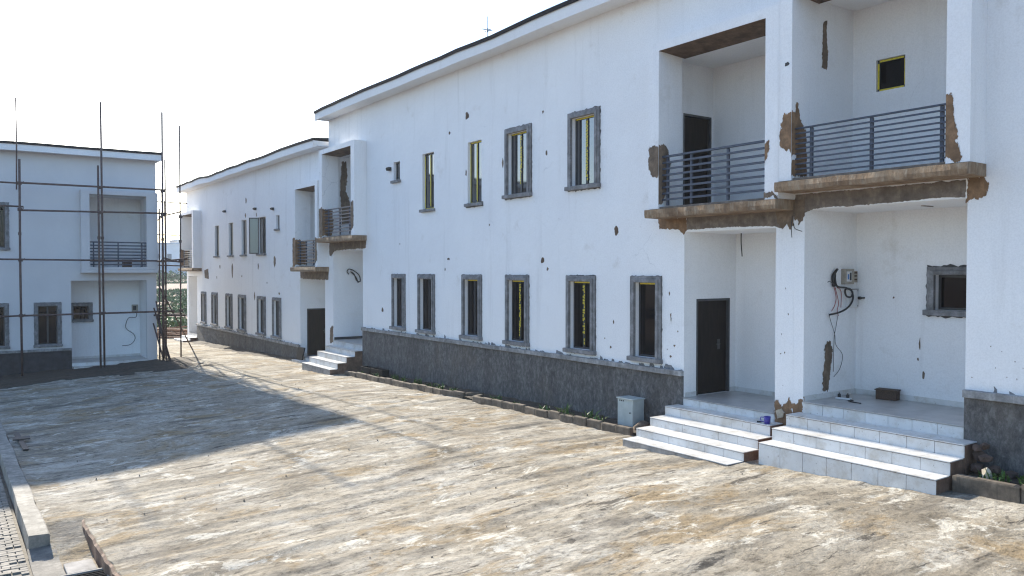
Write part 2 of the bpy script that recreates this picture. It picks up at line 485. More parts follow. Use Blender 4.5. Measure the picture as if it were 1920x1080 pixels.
def patch(name, mat, parent, plane, val, pts, jit=0.010, step=0.028, th=0.006, seed=1, side=-1, feather=0.0, clip=None):
    """a skin of mortar standing th proud of a wall. plane 'n': pts=(u,z) on n=val; plane 'u': pts=(n,z) on u=val"""
    lo, hi = clip if clip else (-1e9, 1e9)
    if clip:        # run past the wall's corner, the skin is cut off there
        pts = [(a - .2 if a < lo + .03 else (a + .2 if a > hi - .03 else a), z) for a, z in pts]
    q = ragged(pts, jit, step, seed)
    k = len(q)
    def P(a, z, w):
        return (val + side * w, a, z) if plane == 'n' else (a, val + side * w, z)
    if not feather:
        cx = sum(p[0] for p in q) / k; cz = sum(p[1] for p in q) / k
        vs = [P(a, z, -0.001) for a, z in q] + [P(a + (cx - a) * 0.03, z + (cz - z) * 0.03, th) for a, z in q]
        fs = [(i, (i + 1) % k, k + (i + 1) % k, k + i) for i in range(k)] + [tuple(range(k, 2 * k))]
        return MB().add(vs, fs).build(name, mat, parent)
    # inside, distance to the rim as an attribute on a fine grid of the outline's box
    x0, x1 = min(p[0] for p in q) - feather, max(p[0] for p in q) + feather
    x0, x1 = max(x0, lo), min(x1, hi)
    z0, z1 = min(p[1] for p in q) - feather, max(p[1] for p in q) + feather
    nx, nz = max(6, min(40, int((x1 - x0) / .02))), max(6, min(60, int((z1 - z0) / .025)))
    GX, GZ_ = np.meshgrid(np.linspace(x0, x1, nx), np.linspace(z0, z1, nz))
    Q = np.array(q); A = Q; B = np.roll(Q, -1, 0)
    pt = np.stack([GX.ravel(), GZ_.ravel()], -1)
    d = np.full(len(pt), 1e9); ins = np.zeros(len(pt), bool)
    for a_, b_ in zip(A, B):
        ab = b_ - a_; t = np.clip(((pt - a_) @ ab) / max(ab @ ab, 1e-9), 0, 1)
        d = np.minimum(d, np.hypot(*(pt - a_ - t[:, None] * ab).T))
        c = ((a_[1] > pt[:, 1]) != (b_[1] > pt[:, 1])) & (pt[:, 0] < (b_[0] - a_[0]) * (pt[:, 1] - a_[1]) / (b_[1] - a_[1] + 1e-12) + a_[0])
        ins ^= c
    sd = np.where(ins, d, -d)
    rim = np.clip(.5 + sd / (2 * feather), 0, 1.0)
    mb = MB()
    lift = th * np.clip(rim * 1.6, 0.15, 1)
    mb.v = [P(float(x), float(z), float(h)) for (x, z), h in zip(pt, lift)]
    R_ = rim.reshape(nz, nx)
    for i in range(nz - 1):
        for j in range(nx - 1):
            if R_[i:i + 2, j:j + 2].max() > 0:
                mb.f.append((i * nx + j, i * nx + j + 1, (i + 1) * nx + j + 1, (i + 1) * nx + j))
    o = mb.build(name, torn(mat), parent)
    at = o.data.attributes.new('rim', 'FLOAT', 'POINT')
    at.data.foreach_set('value', rim.astype(np.float32))
    bm = bmesh.new(); bm.from_mesh(o.data)
    bmesh.ops.delete(bm, geom=[v for v in bm.verts if not v.link_faces], context='VERTS')
    bm.to_mesh(o.data); bm.free()
    return o

def blob(cx, cz, w, h, seed, n=9):
    r = random.Random(seed)
    return [(cx + w / 2 * math.cos(2 * math.pi * i / n) * r.uniform(.7, 1.25), cz + h / 2 * math.sin(2 * math.pi * i / n) * r.uniform(.75, 1.3)) for i in range(n)]

# ------------------------------------------------------------------ terrain
GY = [-40, 0, 5.75, 8.8, 11.6, 20, 27.5, 34, 51, 62]
GZ = [1.6, 0.60, 0.40, 0.25, 0.10, -0.03, -0.20, -0.36, -0.76, -0.95]
def g(x, y):
    return float(np.interp(y, GY, GZ)) - 0.05 * max(0.0, 9.0 - max(x, 1.7))

def vnoise(x, y, seed):
    r = np.random.RandomState(seed)
    T = r.rand(256, 256)
    xi, yi = np.floor(x).astype(int), np.floor(y).astype(int)
    fx, fy = x - xi, y - yi
    fx, fy = fx * fx * (3 - 2 * fx), fy * fy * (3 - 2 * fy)
    a = T[xi % 256, yi % 256]; b = T[(xi + 1) % 256, yi % 256]; c = T[xi % 256, (yi + 1) % 256]; d = T[(xi + 1) % 256, (yi + 1) % 256]
    return (a * (1 - fx) + b * fx) * (1 - fy) + (c * (1 - fx) + d * fx) * fy - 0.5

def grid(name, mat, xs, ys, zf, smooth=True):
    X, Y = np.meshgrid(xs, ys)
    Z = zf(X, Y)
    nx, ny = len(xs), len(ys)
    v = np.stack([X, Y, Z], -1).reshape(-1, 3)
    i = np.arange((ny - 1) * (nx - 1)); r, c = i // (nx - 1), i % (nx - 1)
    a = r * nx + c
    f = np.stack([a, a + 1, a + nx + 1, a + nx], -1)
    me = bpy.data.meshes.new(name)
    me.vertices.add(len(v)); me.vertices.foreach_set('co', v.astype(np.float32).ravel())
    me.loops.add(f.size); me.loops.foreach_set('vertex_index', f.astype(np.int32).ravel())
    me.polygons.add(len(f)); me.polygons.foreach_set('loop_start', (np.arange(len(f)) * 4).astype(np.int32))
    me.update(calc_edges=True); me.validate()
    me.materials.append(MAT[mat])
    if smooth: me.polygons.foreach_set('use_smooth', [True] * len(f))
    o = bpy.data.objects.new(name, me); COL.objects.link(o)
    return o

def court_z(X, Y):
    base = np.interp(Y, GY, GZ) - 0.05 * np.maximum(0, 9.0 - np.maximum(X, 1.7))
    warp = vnoise(X * 0.25, Y * 0.5, 3) * 0.9
    R = 0.012 * vnoise(X * 0.22 + 7, (Y + warp) * 1.7, 11) + 0.012 * vnoise(X * 0.6 + 3, (Y + warp * .6) * 3.6, 12) + 0.018 * vnoise(X * 2.2, (Y + warp * .4) * 6.5, 13) + 0.014 * vnoise(X * 3.0, Y * 9.0, 14)
    R += 0.05 * vnoise(X * 0.3, Y * 0.22, 15)
    # rows left by the screeding board, steeper on the camera side
    ph = Y / 0.82 + 1.1 * vnoise(X * 0.22, Y * 0.30, 91) + 0.35 * vnoise(X * 0.8, Y * 0.9, 92)
    t = ph - np.floor(ph)
    saw = np.where(t < .28, t / .28, 1 - (t - .28) / .72)
    saw = saw * saw * (3 - 2 * saw)
    msk = np.clip(3.2 * vnoise(X * 0.75 + 4, ph * 0.95, 93) + 1.5 * vnoise(X * 0.18, Y * 0.2, 94) + .4, 0, 1)
    R += 0.020 * saw * msk
    # sharp tyre-like ruts that run across the yard
    rut = np.maximum(0, np.abs(vnoise(X * 0.13 + 1, (Y + warp * 1.3) * 0.85, 21)) - 0.30)
    R -= 0.10 * rut
    wob = 0.05 * vnoise(Y * 1.3, Y * 0 + 3, 71) + 0.03 * vnoise(Y * 5, Y * 0 + 9, 72)
    low = np.clip(1 - (X - 1.72 - wob) / 0.02, 0, 1) * np.interp(Y, [0, 12.9, 14.3, 60], [0.24, 0.24, 0.0, 0.0])
    edge = np.clip((X - 1.7) / 0.5, 0, 1)
    return base - .012 + R * (0.45 + 0.55 * edge) - low

ys = np.concatenate([np.arange(-8, 6, .2), np.arange(6, 22, .045), np.arange(22, 40, .09), np.arange(40, 62.01, .2)])
xs = np.concatenate([[1.22, 1.35, 1.5, 1.6, 1.66], np.arange(1.68, 1.79, .012), np.arange(1.85, 13.3, 0.16)])
structure(grid('courtyard_ground', 'ground', xs, ys, court_z))
rr = random.Random(5)
mb = MB()
yy = np.arange(3, 14.25, .18)
wb = 0.05 * vnoise(yy * 1.3, yy * 0 + 3, 71) + 0.03 * vnoise(yy * 5, yy * 0 + 9, 72)
for i in range(len(yy) - 1):
    q = []
    for j in (i, i + 1):
        x_, z_ = 1.715 + wb[j], g(1.7, yy[j]) - .012 + .015 * math.sin(j * 2.3)
        q += [(x_ - .006, yy[j], z_ - .32), (x_ - .012, yy[j], z_ - .02), (x_ + .02, yy[j], z_ + .004)]
    mb.add(q, [(0, 1, 4, 3), (1, 2, 5, 4)])
structure(mb.build('slab_edge', 'brick'))
def gutter_z(X, Y):
    drop = np.interp(Y, [0, 13.0, 14.6, 60], [0.24, 0.24, 0.03, 0.03])
    return np.interp(Y, GY, GZ) - 0.365 - drop + 0.02 * vnoise(X * 4, Y * 3, 31) + 0.012 * vnoise(X * 9, Y * 9, 32)
structure(grid('gutter', 'gutter', np.arange(0.93, 1.30, .06), np.arange(3, 13.6, .1), lambda X, Y: gutter_z(X, Y) + .012))
# raised kerb beam beside the gutter, running away from the camera, broken off at its near end
mb = MB()
kb = [(y, g(1.7, y) + 0.015) for y in np.arange(13.55, 37.1, .7)]
prof = []
for i, (y, z) in enumerate(kb):
    w = rr.uniform(-.006, .006)
    prof.append([(0.95 + w, y, -1.2), (0.955 + w, y, z - .006), (0.968 + w, y, z), (1.205 + w * 2, y, z - rr.uniform(0, .015)), (1.225 + w * 3, y, z - .03), (1.235 + w * 2, y, -1.2)])
vs = [p for r_ in prof for p in r_]
fs = [(i * 6 + j, i * 6 + j + 1, i * 6 + j + 7, i * 6 + j + 6) for i in range(len(prof) - 1) for j in range(5)] + [tuple(range(6)), tuple((len(prof) - 1) * 6 + j for j in range(6))]
mb.add(vs, fs)
structure(mb.build('kerb_beam', 'kerbtop'))
# block paving beyond the kerb beam
def pave_z(y): return g(1.7, y) - 0.245
mb = MB()
mb.add([(-14, -8, pave_z(-8)), (0.94, -8, pave_z(-8)), (0.94, 11.6, pave_z(11.6)), (-14, 11.6, pave_z(11.6)), (-14, 27.5, pave_z(27.5)), (.94, 27.5, pave_z(27.5)), (.94, 39.3, pave_z(39.3)), (-14, 39.3, pave_z(39.3))],
       [(0, 1, 2, 3), (3, 2, 5, 4), (4, 5, 6, 7)])
pavement = structure(mb.build('pavement', 'sand'))
rp = random.Random(3)
far_pave = MB()
row = 0
y = 9.9
while y < 21.5:
    hgt = 0.10
    x = 0.90 - (0.105 if row % 2 else 0.0)
    first = True
    while x > -2.0:
        w = 0.2
        if first and row % 2:
            piece('paver', 'paver', pavement, (.85, y + hgt / 2, pave_z(y) - .016), (.09, hgt - .012, .06), (0, 0, rp.uniform(-.04, .04)), 0.10) if 10.6 < y < 20.4 else None
        c = (x - w / 2 + 0.0, y + hgt / 2, pave_z(y) - .018 + rp.uniform(0, .010))
        bald = (c[0] - .66) ** 2 / .05 + (c[1] - 12.35) ** 2 / .12 < 1
        if not bald and not rp.random() < .02:
            if c[0] > 0.40 and 10.6 < y < 20.4:
                piece('paver', 'paver', pavement, c, (w - .009 - rp.uniform(0, .008), hgt - .009 - rp.uniform(0, .006), .06), (rp.uniform(-.03, .03), rp.uniform(-.03, .03), rp.uniform(-.04, .04)), 0.10)
            else:
                far_pave.box(c[0] - w / 2 + .007, c[1] - hgt / 2 + .006, c[2] - .03, c[0] + w / 2 - .007, c[1] + hgt / 2 - .006, c[2] + .03)
        first = False
        x -= 0.2
    y += hgt
    row += 1
fp = far_pave.build('paver_field', 'paver', pavement); fp['kind'] = 'stuff'
# concrete cover and drain grate in the gutter
gz = g(1.7, 12.3) - 0.24
mb = MB().box(1.30, 12.12, gz - .05, 1.66, 12.6, gz + .045)
cv = tag(mb.build('drain_cover', 'conc', None, .012), 'small square concrete cover lying in the gutter beside the drain grate', 'drain cover')
gr = thing('drain_grate', 'metal bar grate over the gutter at the bottom edge of the picture', 'drain grate', (1.5, 11.85, gz + .05))
mb = MB().box(-.34, .16, -.03, .22, .20, .02).box(-.34, -.5, -.03, .22, -.46, .02).box(.22, -.5, -.03, .25, .20, .025).box(-.37, -.5, -.03, -.34, .20, .025)
mb.build('grate_frame', 'conc', gr, .004)
MB().box(-.335, -.455, -.06, .215, .158, -.028).build('pit_shade', 'iron', gr)  # dark filler box standing in for the shade below the bars
for k in range(9):
    piece('bar', 'iron', gr, (-.06, .12 - k * .065, 0), (.56, .026, .02))
# earth and field behind the houses
def earth_z(X, Y):
    return np.interp(Y, [40, 51, 62, 75, 110, 190, 260, 420], [-.62, -.80, -1.0, -1.15, .1, 2.35, 2.6, -2.5]) - 0.05 * np.maximum(0, 9 - X) * (Y < 70) + .25 * vnoise(X * .2, Y * .2, 41) + .08 * vnoise(X * 1.1, Y * 1.1, 42)
structure(grid('field_ground', 'earth', np.arange(-60, 150, 3.0), np.concatenate([np.arange(53.5, 120, 1.2), np.arange(120, 421, 6)]), earth_z))
mb = MB().add([(-1500, -1500, -2.2), (1500, -1500, -2.2), (1500, 1500, -2.2), (-1500, 1500, -2.2)], [(0, 1, 2, 3)])
structure(mb.build('ground', 'earth'))

# ------------------------------------------------------------------ terrace blocks (local frame: n into the house, u along the front, z up)
FT = 0.22
def ring(name, mat, parent, u0, u1, z0, z1, w, th, seed, jit=.014, n0=0.0):
    r = random.Random(seed)
    pts = []
    P = [(u0, z0), (u1, z0), (u1, z1), (u0, z1)]
    for i in range(4):
        a, b = P[i], P[(i + 1) % 4]
        d = math.hypot(b[0] - a[0], b[1] - a[1]); k = max(2, int(d / .05))
        for j in range(k):
            t = j / k
            pts.append((a[0] + (b[0] - a[0]) * t, a[1] + (b[1] - a[1]) * t))
    cu, cz = (u0 + u1) / 2, (z0 + z1) / 2
    k = len(pts); vs = []
    for u, z in pts: vs.append((n0 + .001, u + (1 if u > cu else -1) * abs(r.gauss(0, jit)), z + (1 if z > cz else -1) * abs(r.gauss(0, jit * 1.2))))
    for i, (u, z) in enumerate(pts): vs.append((n0 - th, vs[i][1], vs[i][2]))
    for u, z in pts: vs.append((n0 - th, min(max(u, u0 + w), u1 - w), min(max(z, z0 + w), z1 - w)))
    fs = []
    for i in range(k):
        j = (i + 1) % k
        fs += [(i, j, k + j, k + i), (k + i, k + j, 2 * k + j, 2 * k + i)]
    return MB().add(vs, fs).build(name, mat, parent)

def window(root, w, zo, wall_holes, n0=0.0, seed=0):
    """w: kind framed|plain|small, u0,u1,z0,z1 outer size. Adds its hole to wall_holes and returns the builder"""
    k, u0, u1, z0, z1 = w['kind'], w['u'][0], w['u'][1], w['z'][0] + zo, w['z'][1] + zo
    if k == 'framed':
        h = (u0 + .14, u1 - .14, z0 + .10, z1 - .14)
    else:
        h = (u0, u1, z0 + .07, z1)
    wall_holes.append(h)
    def make():
        a, b, c, d = h
        if k == 'framed':
            mb = MB()
            for (e, t, q) in ((0, .045, .075), (.065, .075, .075)):
                mb.box(n0 - t, u0 + e, z0 + .08, n0 + .01, u0 + e + q, z1 - e)
                mb.box(n0 - t, u1 - e - q, z0 + .08, n0 + .01, u1 - e, z1 - e)
                mb.box(n0 - t + .001, u0 + e + q, z1 - e - q, n0 + .01, u1 - e - q, z1 - e)
            root_w = mb.build('window', 'trim', root, .008)
            MB().box(n0 - .115, u0 - .035, z0, n0 + .12, u1 + .035, z0 + .098).build('sill', 'trim', root_w, .010)
            ring('mortar_edge', 'trimdk', root_w, u0 - .004, u1 + .004, z0 - .006, z1 + .004, .06, .008, 100 + seed, w.get('rag', .012) * .55, n0)
        nf = n0 + w.get('set', .10)
        mb = MB()
        q = .045
        mb.box(nf, a + .002, c + .002, nf + .05, a + q, d - .002).box(nf, b - q, c + .002, nf + .05, b - .002, d - .002)
        mb.box(nf, a + q, d - q, nf + .05, b - q, d - .002).box(nf, a + q, c + .002, nf + .05, b - q, c + q)
        two = w.get('two', True) and (b - a) > .5
        m = (a + b) / 2
        if two: mb.box(nf - .005, m - .035, c + q, nf + .05, m + .035, d - q)
        if k == 'framed':
            mb.build('sash_frame', 'sash', root_w, .004)
        else:
            root_w = mb.build('window', 'sash', root, .004)
            if not w.get('nosill'): MB().box(n0 - .10, u0 - .07, z0 - .02, n0 + .098, u1 + .07, z0 + .068).build('sill', 'trim', root_w, .010)
            if w.get('rag'): ring('mortar_edge', 'trimdk', root_w, u0 - .08, u1 + .08, z0 - .03, z0 + .08, .02, .012, 150 + seed, .010, n0)
        spans = [(a + q, m - .035), (m + .035, b - q)] if two else [(a + q, b - q)]
        if w.get('open'): spans = spans[:1]
        for (s0, s1) in spans:
            MB().box(nf + .02, s0, c + q, nf + .028, s1, d - q).build('pane', 'glass' if (z0 > 4 + zo and not w.get('dull')) else 'glasslo', root_w)
        t = w.get('tape', '')
        mt = MB()
        ft = nf - .0035
        if 'T' in t:
            mt.box(ft, a + .045, d - q + .004, nf - .001, b - .045, d - .008)
        if 'F' in t:
            for (x0, x1) in ((a + .004, a + .040), (b - .040, b - .004)):
                mt.box(ft, x0, c + .05, nf - .001, x1, d - .06)
            mt.box(ft, a + .04, c + .006, nf - .001, b - .04, c + .04)
            if two:
                mt.box(ft - .005, m - .028, c + .06, nf - .006, m - .004, d - .06).box(ft - .005, m + .008, c + .10, nf - .006, m + .03, d - .06)
        if 'D' in t or 'L' in t:
            r = random.Random(seed + 5)
            cols = [a + .022] if 'L' in t else ([m - .02, m + .022, a + .022] if two else [m])
            for cu in cols:
                z = d - .10
                end = c + .12 + r.uniform(0, .5)
                while z > end:
                    hh = r.uniform(.03, .075)
                    if r.random() < .85:
                        mt.box(ft - .006, cu - .017 + r.uniform(-.004, .004), z - hh, nf - .0065 if two else nf - .001, cu + .017, z)
                    z -= hh + r.uniform(.014, .03)
        if mt.v:
            mt.build('tape', 'tape', root_w)['kind'] = 'stuff'
        if w.get('open'):       # outward opened leaf, hinged on the far jamb
            e = MB()
            A = math.radians(50)
            ww = .50
            def pt(s, t, z): return (n0 + .05 - s * math.sin(A) - t * math.cos(A) * 0, b - .0 + s * math.cos(A), z)
            for (s0, s1, zz0, zz1) in ((0, .05, c, d), (ww - .05, ww, c, d), (.05, ww - .05, c, c + .05), (.05, ww - .05, d - .05, d)):
                vs = [pt(s, 0, z) for s, z in ((s0, zz0), (s1, zz0), (s1, zz1), (s0, zz1))]
                vs2 = [(p[0] - .03 * math.cos(A), p[1] - .03 * math.sin(A), p[2]) for p in vs]
                e.add(vs + vs2, [(0, 1, 2, 3), (7, 6, 5, 4), (0, 4, 5, 1), (1, 5, 6, 2), (2, 6, 7, 3), (3, 7, 4, 0)])
            lf = e.build('open_leaf', 'sash', root_w)
            vs = [pt(s, 0, z) for s, z in ((.05, c + .05), (ww - .05, c + .05), (ww - .05, d - .05), (.05, d - .05))]
            vs = [(p[0] - .015 * math.cos(A), p[1] - .015 * math.sin(A), p[2]) for p in vs]
            vs2 = [(p[0] - .006 * math.cos(A), p[1] - .006 * math.sin(A), p[2]) for p in vs]
            MB().add(vs + vs2, [(0, 1, 2, 3), (7, 6, 5, 4), (0, 4, 5, 1), (1, 5, 6, 2), (2, 6, 7, 3), (3, 7, 4, 0)]).build('pane', 'glassop', root_w)
    return make

def side_door(root, u, n0, n1, z0, z1, handle=True):
    """door in a wall that faces -u, its leaf set back in the wall"""
    lf = MB().box(n0 + .05, u + .06, z0 + .005, n1 - .05, u + .10, z1 - .05).build('door', 'door', root, .004)
    mb = MB().box(n0, u - .008, z0 + .005, n0 + .05, u + .115, z1).box(n1 - .05, u - .008, z0 + .005, n1, u + .115, z1).box(n0 + .05, u - .007, z1 - .05, n1 - .05, u + .115, z1)
    mb.build('door_frame', 'doorfr', lf, .004)
    for q in (.30, .62, .9):   # shallow panels pressed into the leaf
        pass
    MB().box(n1 - .34, u + .05, z0 + .95, n1 - .26, u + .0595, z0 + 1.17).tube([(n1 - .30, u + .052, z0 + 1.07), (n1 - .30, u + .01, z0 + 1.07), (n1 - .42, u + .008, z0 + 1.07)], .010).build('door_handle', 'doorfr', lf)
    return lf

def railing(root, u0, u1, z0, z1, nr, posts, n=-.35, bar=.036, ends=True):
    top = MB().box(n - .028, u0, z1 - bar, n + .028, u1, z1).build('balcony_railing', 'metal', root, .004)
    for k in range(nr - 1):
        z = z0 + (z1 - bar - z0) * k / (nr - 1)
        piece('rail', 'metal', top, (n - .010, (u0 + u1) / 2, z + bar / 2), (.026, u1 - u0, bar))
    for p in posts:
        piece('post', 'metal', top, (n + .028, p, (z0 - .1 + z1 - bar) / 2), (.045, .05, z1 - bar - z0 + .1))
    return top

def steps(root, rows, zbot, top_u, top_z, top_n, bare_last=False, tw=.42):
    """rows: (n_front, z_top, u0, u1) from the top tread down"""
    body = MB()
    prev_n = top_n
    for (nf, z, a, b) in rows:
        body.box(nf + .012, a + .004, zbot, prev_n + (.012 if prev_n != top_n else 0), b - .004, z - .014)
        prev_n = nf
    bd = body.build('entrance_steps', 'brick', root)
    def run(a, b, off):
        k = max(2, round((b - a) / tw)); w = (b - a) / k
        e = [a] + [a + w * (i + .0) + off * w for i in range(1 if off else 1, k)] + [b]
        return list(zip(e[:-1], e[1:]))
    full = [(top_n, top_z, top_u[0], top_u[1])] + rows
    for i, (nf, z, a, b) in enumerate(full):
        nf_t = nf - .016 if i == 0 else nf
        zb = full[i + 1][1] if i + 1 < len(full) else zbot + .05
        bare = bare_last and i == len(full) - 1
        if bare:
            MB().box(nf - .001, a, zb - .1, nf + .013, b, z - .024).build('bare_riser', 'conc', bd)
        else:
            for (s, t) in run(a, b, .0):
                piece('riser_tile', 'tile', bd, (nf_t + .006, (s + t) / 2, (z - .026 + zb) / 2), (.012, t - s - .007, z - zb - .025), None, .03)
        if i:
            nb = full[i - 1][0] - (.016 if i == 1 else 0)
            for (s, t) in run(a, b, .35 if i % 2 else .0):
                piece('tread_tile', 'tile', bd, ((nf - .012 + nb - .003) / 2, (s + t) / 2, z - .007), (nb - .003 - nf + .012, t - s - .005, .014), None, .03)
    return bd

def block(name, label, cat, loc, rz, u0, u1, zo, spec, depth=10.0, seed=0):
    root = thing(name, label, cat, loc, rz, 'white two-storey terrace blocks')
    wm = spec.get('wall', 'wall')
    holes, makers = [], []
    for i, w in enumerate(spec['windows']):
        makers.append(window(root, w, zo, holes, 0.0, seed * 40 + i))
    for p in spec['porches']:
        holes.append((p['u'][0], p['u'][1], p['floor'] - .03, 4.40 + zo))
    for b in spec['balconies']:
        holes.append((b['open'][0], b['open'][1], 4.96 + zo, 8.18 + zo))
    top = 9.65 + zo + spec.get('rise', 0)
    mb = MB().holed((0, 0, 0), (0, 1, 0), (0, 0, 1), (1, 0, 0), u0, u1, -1.4, top, holes, FT)
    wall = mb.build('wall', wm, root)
    mb = MB().box(FT, u0, -1.4, depth, u0 + .2, top - .05).box(FT, u1 - .2, -1.4, depth, u1, top - .05).box(depth, u0, -1.4, depth + .2, u1, top - .05)
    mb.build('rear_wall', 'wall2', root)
    for m in makers: m()
    # plinth and ledge
    for (a, b) in spec['plinth']:
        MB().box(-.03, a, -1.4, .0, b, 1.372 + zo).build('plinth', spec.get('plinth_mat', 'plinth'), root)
        lg = MB()
        r = random.Random(seed + 3)
        k = max(2, int((b - a) / 1.1)); e = np.linspace(a, b, k + 1)
        for i in range(k):
            lg.box(-.095 + r.uniform(-.006, .006), e[i], 1.37 + zo, .0, e[i + 1], 1.485 + zo + r.uniform(-.006, .006))
        lg.build('plinth_ledge', 'ledge', root, .010)
        if not spec.get('clean'):
            sm = MB(); s = a
            i = 0
            while s < b - .3:
                w = r.uniform(.05, .32); h = r.choice([.02, .03, .04, .06, .10]) * r.uniform(.6, 1.2)
                q = ragged([(s, 1.47 + zo), (s + w, 1.47 + zo), (s + w * .9, 1.485 + zo + h), (s + w * .3, 1.485 + zo + h * .7)], .008, .04, i)
                kk = len(q)
                sm.add([(-.0005, p[0], p[1]) for p in q] + [(-.008, p[0], p[1]) for p in q], [tuple(range(kk, 2 * kk))] + [(j, (j + 1) % kk, kk + (j + 1) % kk, kk + j) for j in range(kk)])
                s += w + r.expovariate(1 / .22); i += 1
            o = sm.build('mortar_smear', 'trim', root); o['kind'] = 'stuff'
    # porches
    for p in spec['porches']:
        a, b, zf, zc, D = p['u'][0], p['u'][1], p['floor'], 4.40 + zo, 1.66
        dh = [(p['door'][0], p['door'][1], zf, zf + 2.07)] if p.get('door') else []
        mb = MB().holed((0, b, 0), (1, 0, 0), (0, 0, 1), (0, 1, 0), FT, D, zf - .3, zc, dh, .12)
        mb.box(FT, a - .1, zf - .3, D, a, zc)
        bh = []
        bm_ = [window(root, w, 0, bh, D, seed * 40 + 20 + i) for i, w in enumerate(p.get('back', []))]
        mb.holed((D, 0, 0), (0, 1, 0), (0, 0, 1), (1, 0, 0), a - .1, b + .12, zf - .3, zc, bh, .2)
        mb.box(FT, a - .1, zc, D + .2, b + .12, zc + .1)
        mb.build('porch_wall', 'wall' if spec.get('clean') else ('wall3' if not p.get('dirty') else 'wall'), root)
        for m in bm_: m()
        MB().box(.014 if p.get('steps') else 0, a + .001, zf - .3, D, b - .001, zf - .016).box(-.028 if p.get('steps') else -.012, a + .001, zf - .015, D, b - .001, zf).build('porch_floor', 'floor', root)
        sks = p.get('skirt', 'tile')
        runs = [(.03, p['door'][0] - .005), (p['door'][1] + .005, D - .016)] if p.get('door') else [(.03, D - .016)]
        for (s0, s1) in runs: MB().box(s0, b - .015, zf, s1, b, zf + .10).build('skirting', sks, root, .003)
        MB().box(D - .015, a, zf, D, b, zf + .10).build('skirting', sks, root, .003)
        if p.get('door'):
            side_door(root, b, p['door'][0], p['door'][1], zf, zf + 2.07)
        if p.get('steps'):
            steps(root, p['steps'], p['bottom'], p['u'], zf, 0.0, p.get('bare', False))
    # balconies
    for bsp in spec['balconies']:
        a, b = bsp['open']; oa, ob = bsp['box']; ra, rb = bsp['room']; D = bsp.get('depth', 1.66)
        zf, zt = 4.96 + zo, 8.18 + zo
        fin = bsp.get('finished')
        mb = MB().box(-.48, oa, 4.892 + zo, -.001, a, 8.36 + zo).box(-.48, b, 4.892 + zo, -.001, ob, 8.36 + zo).box(-.48, a, zt, -.001, b, 8.36 + zo)
        mb.build('balcony_surround', wm, root)
        if not fin:
            patch('bare_soffit', 'soffit', root, 'n', 0, [(0, 0), (1, 0), (0, 1)], 0, 5, 0) if False else None
            MB().add([(-.475, a + .005, zt - .004), (.3, a + .005, zt - .05), (.3, b - .005, zt - .05), (-.475, b - .005, zt - .004), (-.475, a + .005, zt - .0005), (.3, a + .005, zt - .0005), (.3, b - .005, zt - .0005), (-.475, b - .005, zt - .0005)],
                     [(0, 1, 2, 3), (7, 6, 5, 4), (0, 4, 5, 1), (1, 5, 6, 2), (2, 6, 7, 3), (3, 7, 4, 0)]).build('bare_lintel', 'soffit', root)
        dh = [(bsp['door'][0], bsp['door'][1], zf, zf + 2.12)] if bsp.get('door') else []
        mb = MB().holed((0, rb, 0), (1, 0, 0), (0, 0, 1), (0, 1, 0), FT, D, zf - .05, 8.2 + zo, dh, .12)
        mb.box(FT, ra - .1, zf - .05, D, ra, 8.2 + zo)
        bh = []
        bm_ = [window(root, w, 0, bh, D, seed * 40 + 30 + i) for i, w in enumerate(bsp.get('back', []))]
        mb.holed((D, 0, 0), (0, 1, 0), (0, 0, 1), (1, 0, 0), ra - .1, rb + .12, zf - .05, 8.2 + zo, bh, .2)
        mb.box(FT, ra - .1, 8.2 + zo, D + .2, rb + .12, 8.3 + zo)
        mb.build('balcony_wall', 'wall' if spec.get('clean') else 'wall3', root)
        for m in bm_: m()
        if bsp.get('door'): side_door(root, rb, bsp['door'][0], bsp['door'][1], zf, zf + 2.12)
        if fin:
            MB().box(-.50, oa - .01, 4.74 + zo, -.001, ob + .01, 4.888 + zo).build('balcony_slab', wm, root, .01)
            MB().box(-.475, a + .001, 4.89 + zo, -.30, b - .001, 5.0 + zo).box(-.30, a + .001, 4.89 + zo, 0, b - .001, 4.955 + zo).build('balcony_upstand', wm, root, .01)
        else:
            # uneven cast edge of the slab
            r = random.Random(seed + 9)
            us = np.linspace(oa - .015, ob + .015, 15)
            vs = []
            for u in us:
                d1, d2, d3 = r.uniform(-.012, .012), r.uniform(-.012, .01), r.uniform(-.010, .012)
                vs += [(0, u, 4.70 + zo), (-.57 + d1, u, 4.705 + zo + d3), (-.585 + d1, u, 4.78 + zo), (-.575 + d2, u, 4.872 + zo + d3), (-.45, u, 4.888 + zo), (0, u, 4.888 + zo)]
            n_ = len(us)
            fs = [(i * 6 + j, i * 6 + (j + 1) % 6, i * 6 + 6 + (j + 1) % 6, i * 6 + 6 + j) for i in range(n_ - 1) for j in range(6)] + [tuple(range(6)), tuple((n_ - 1) * 6 + j for j in range(6))]
            MB().add(vs, fs).build('balcony_slab', 'slab', root)
            MB().box(-.45, a + .001, 4.889 + zo, 0, b - .001, 4.93 + zo).build('balcony_upstand', 'beam', root, .008)
        MB().box(FT, ra, 4.90 + zo, D, rb, 4.962 + zo).box(0.001, a + .001, 4.90 + zo, FT - .001, b - .001, 4.962 + zo).build('balcony_floor', 'floor', root)
        rl = bsp['rail']
        railing(root, a, b, rl[0] + zo, rl[1] + zo, rl[2], rl[3], -.35, rl[4])
    # roof edge, soffit and roof
    r = random.Random(seed + 77)
    e0, e1 = u0 - spec.get('over0', 0), u1 + spec.get('over1', 0)
    k = int((e1 - e0) / .9)
    us = np.linspace(e0, e1, k + 1)
    wv = [0.0]
    for i in range(k): wv.append(wv[-1] * .75 + r.gauss(0, spec.get('wavy', .012)))
    nf = -spec.get('eave', .55)
    zb, zt = top - .05, top + .225
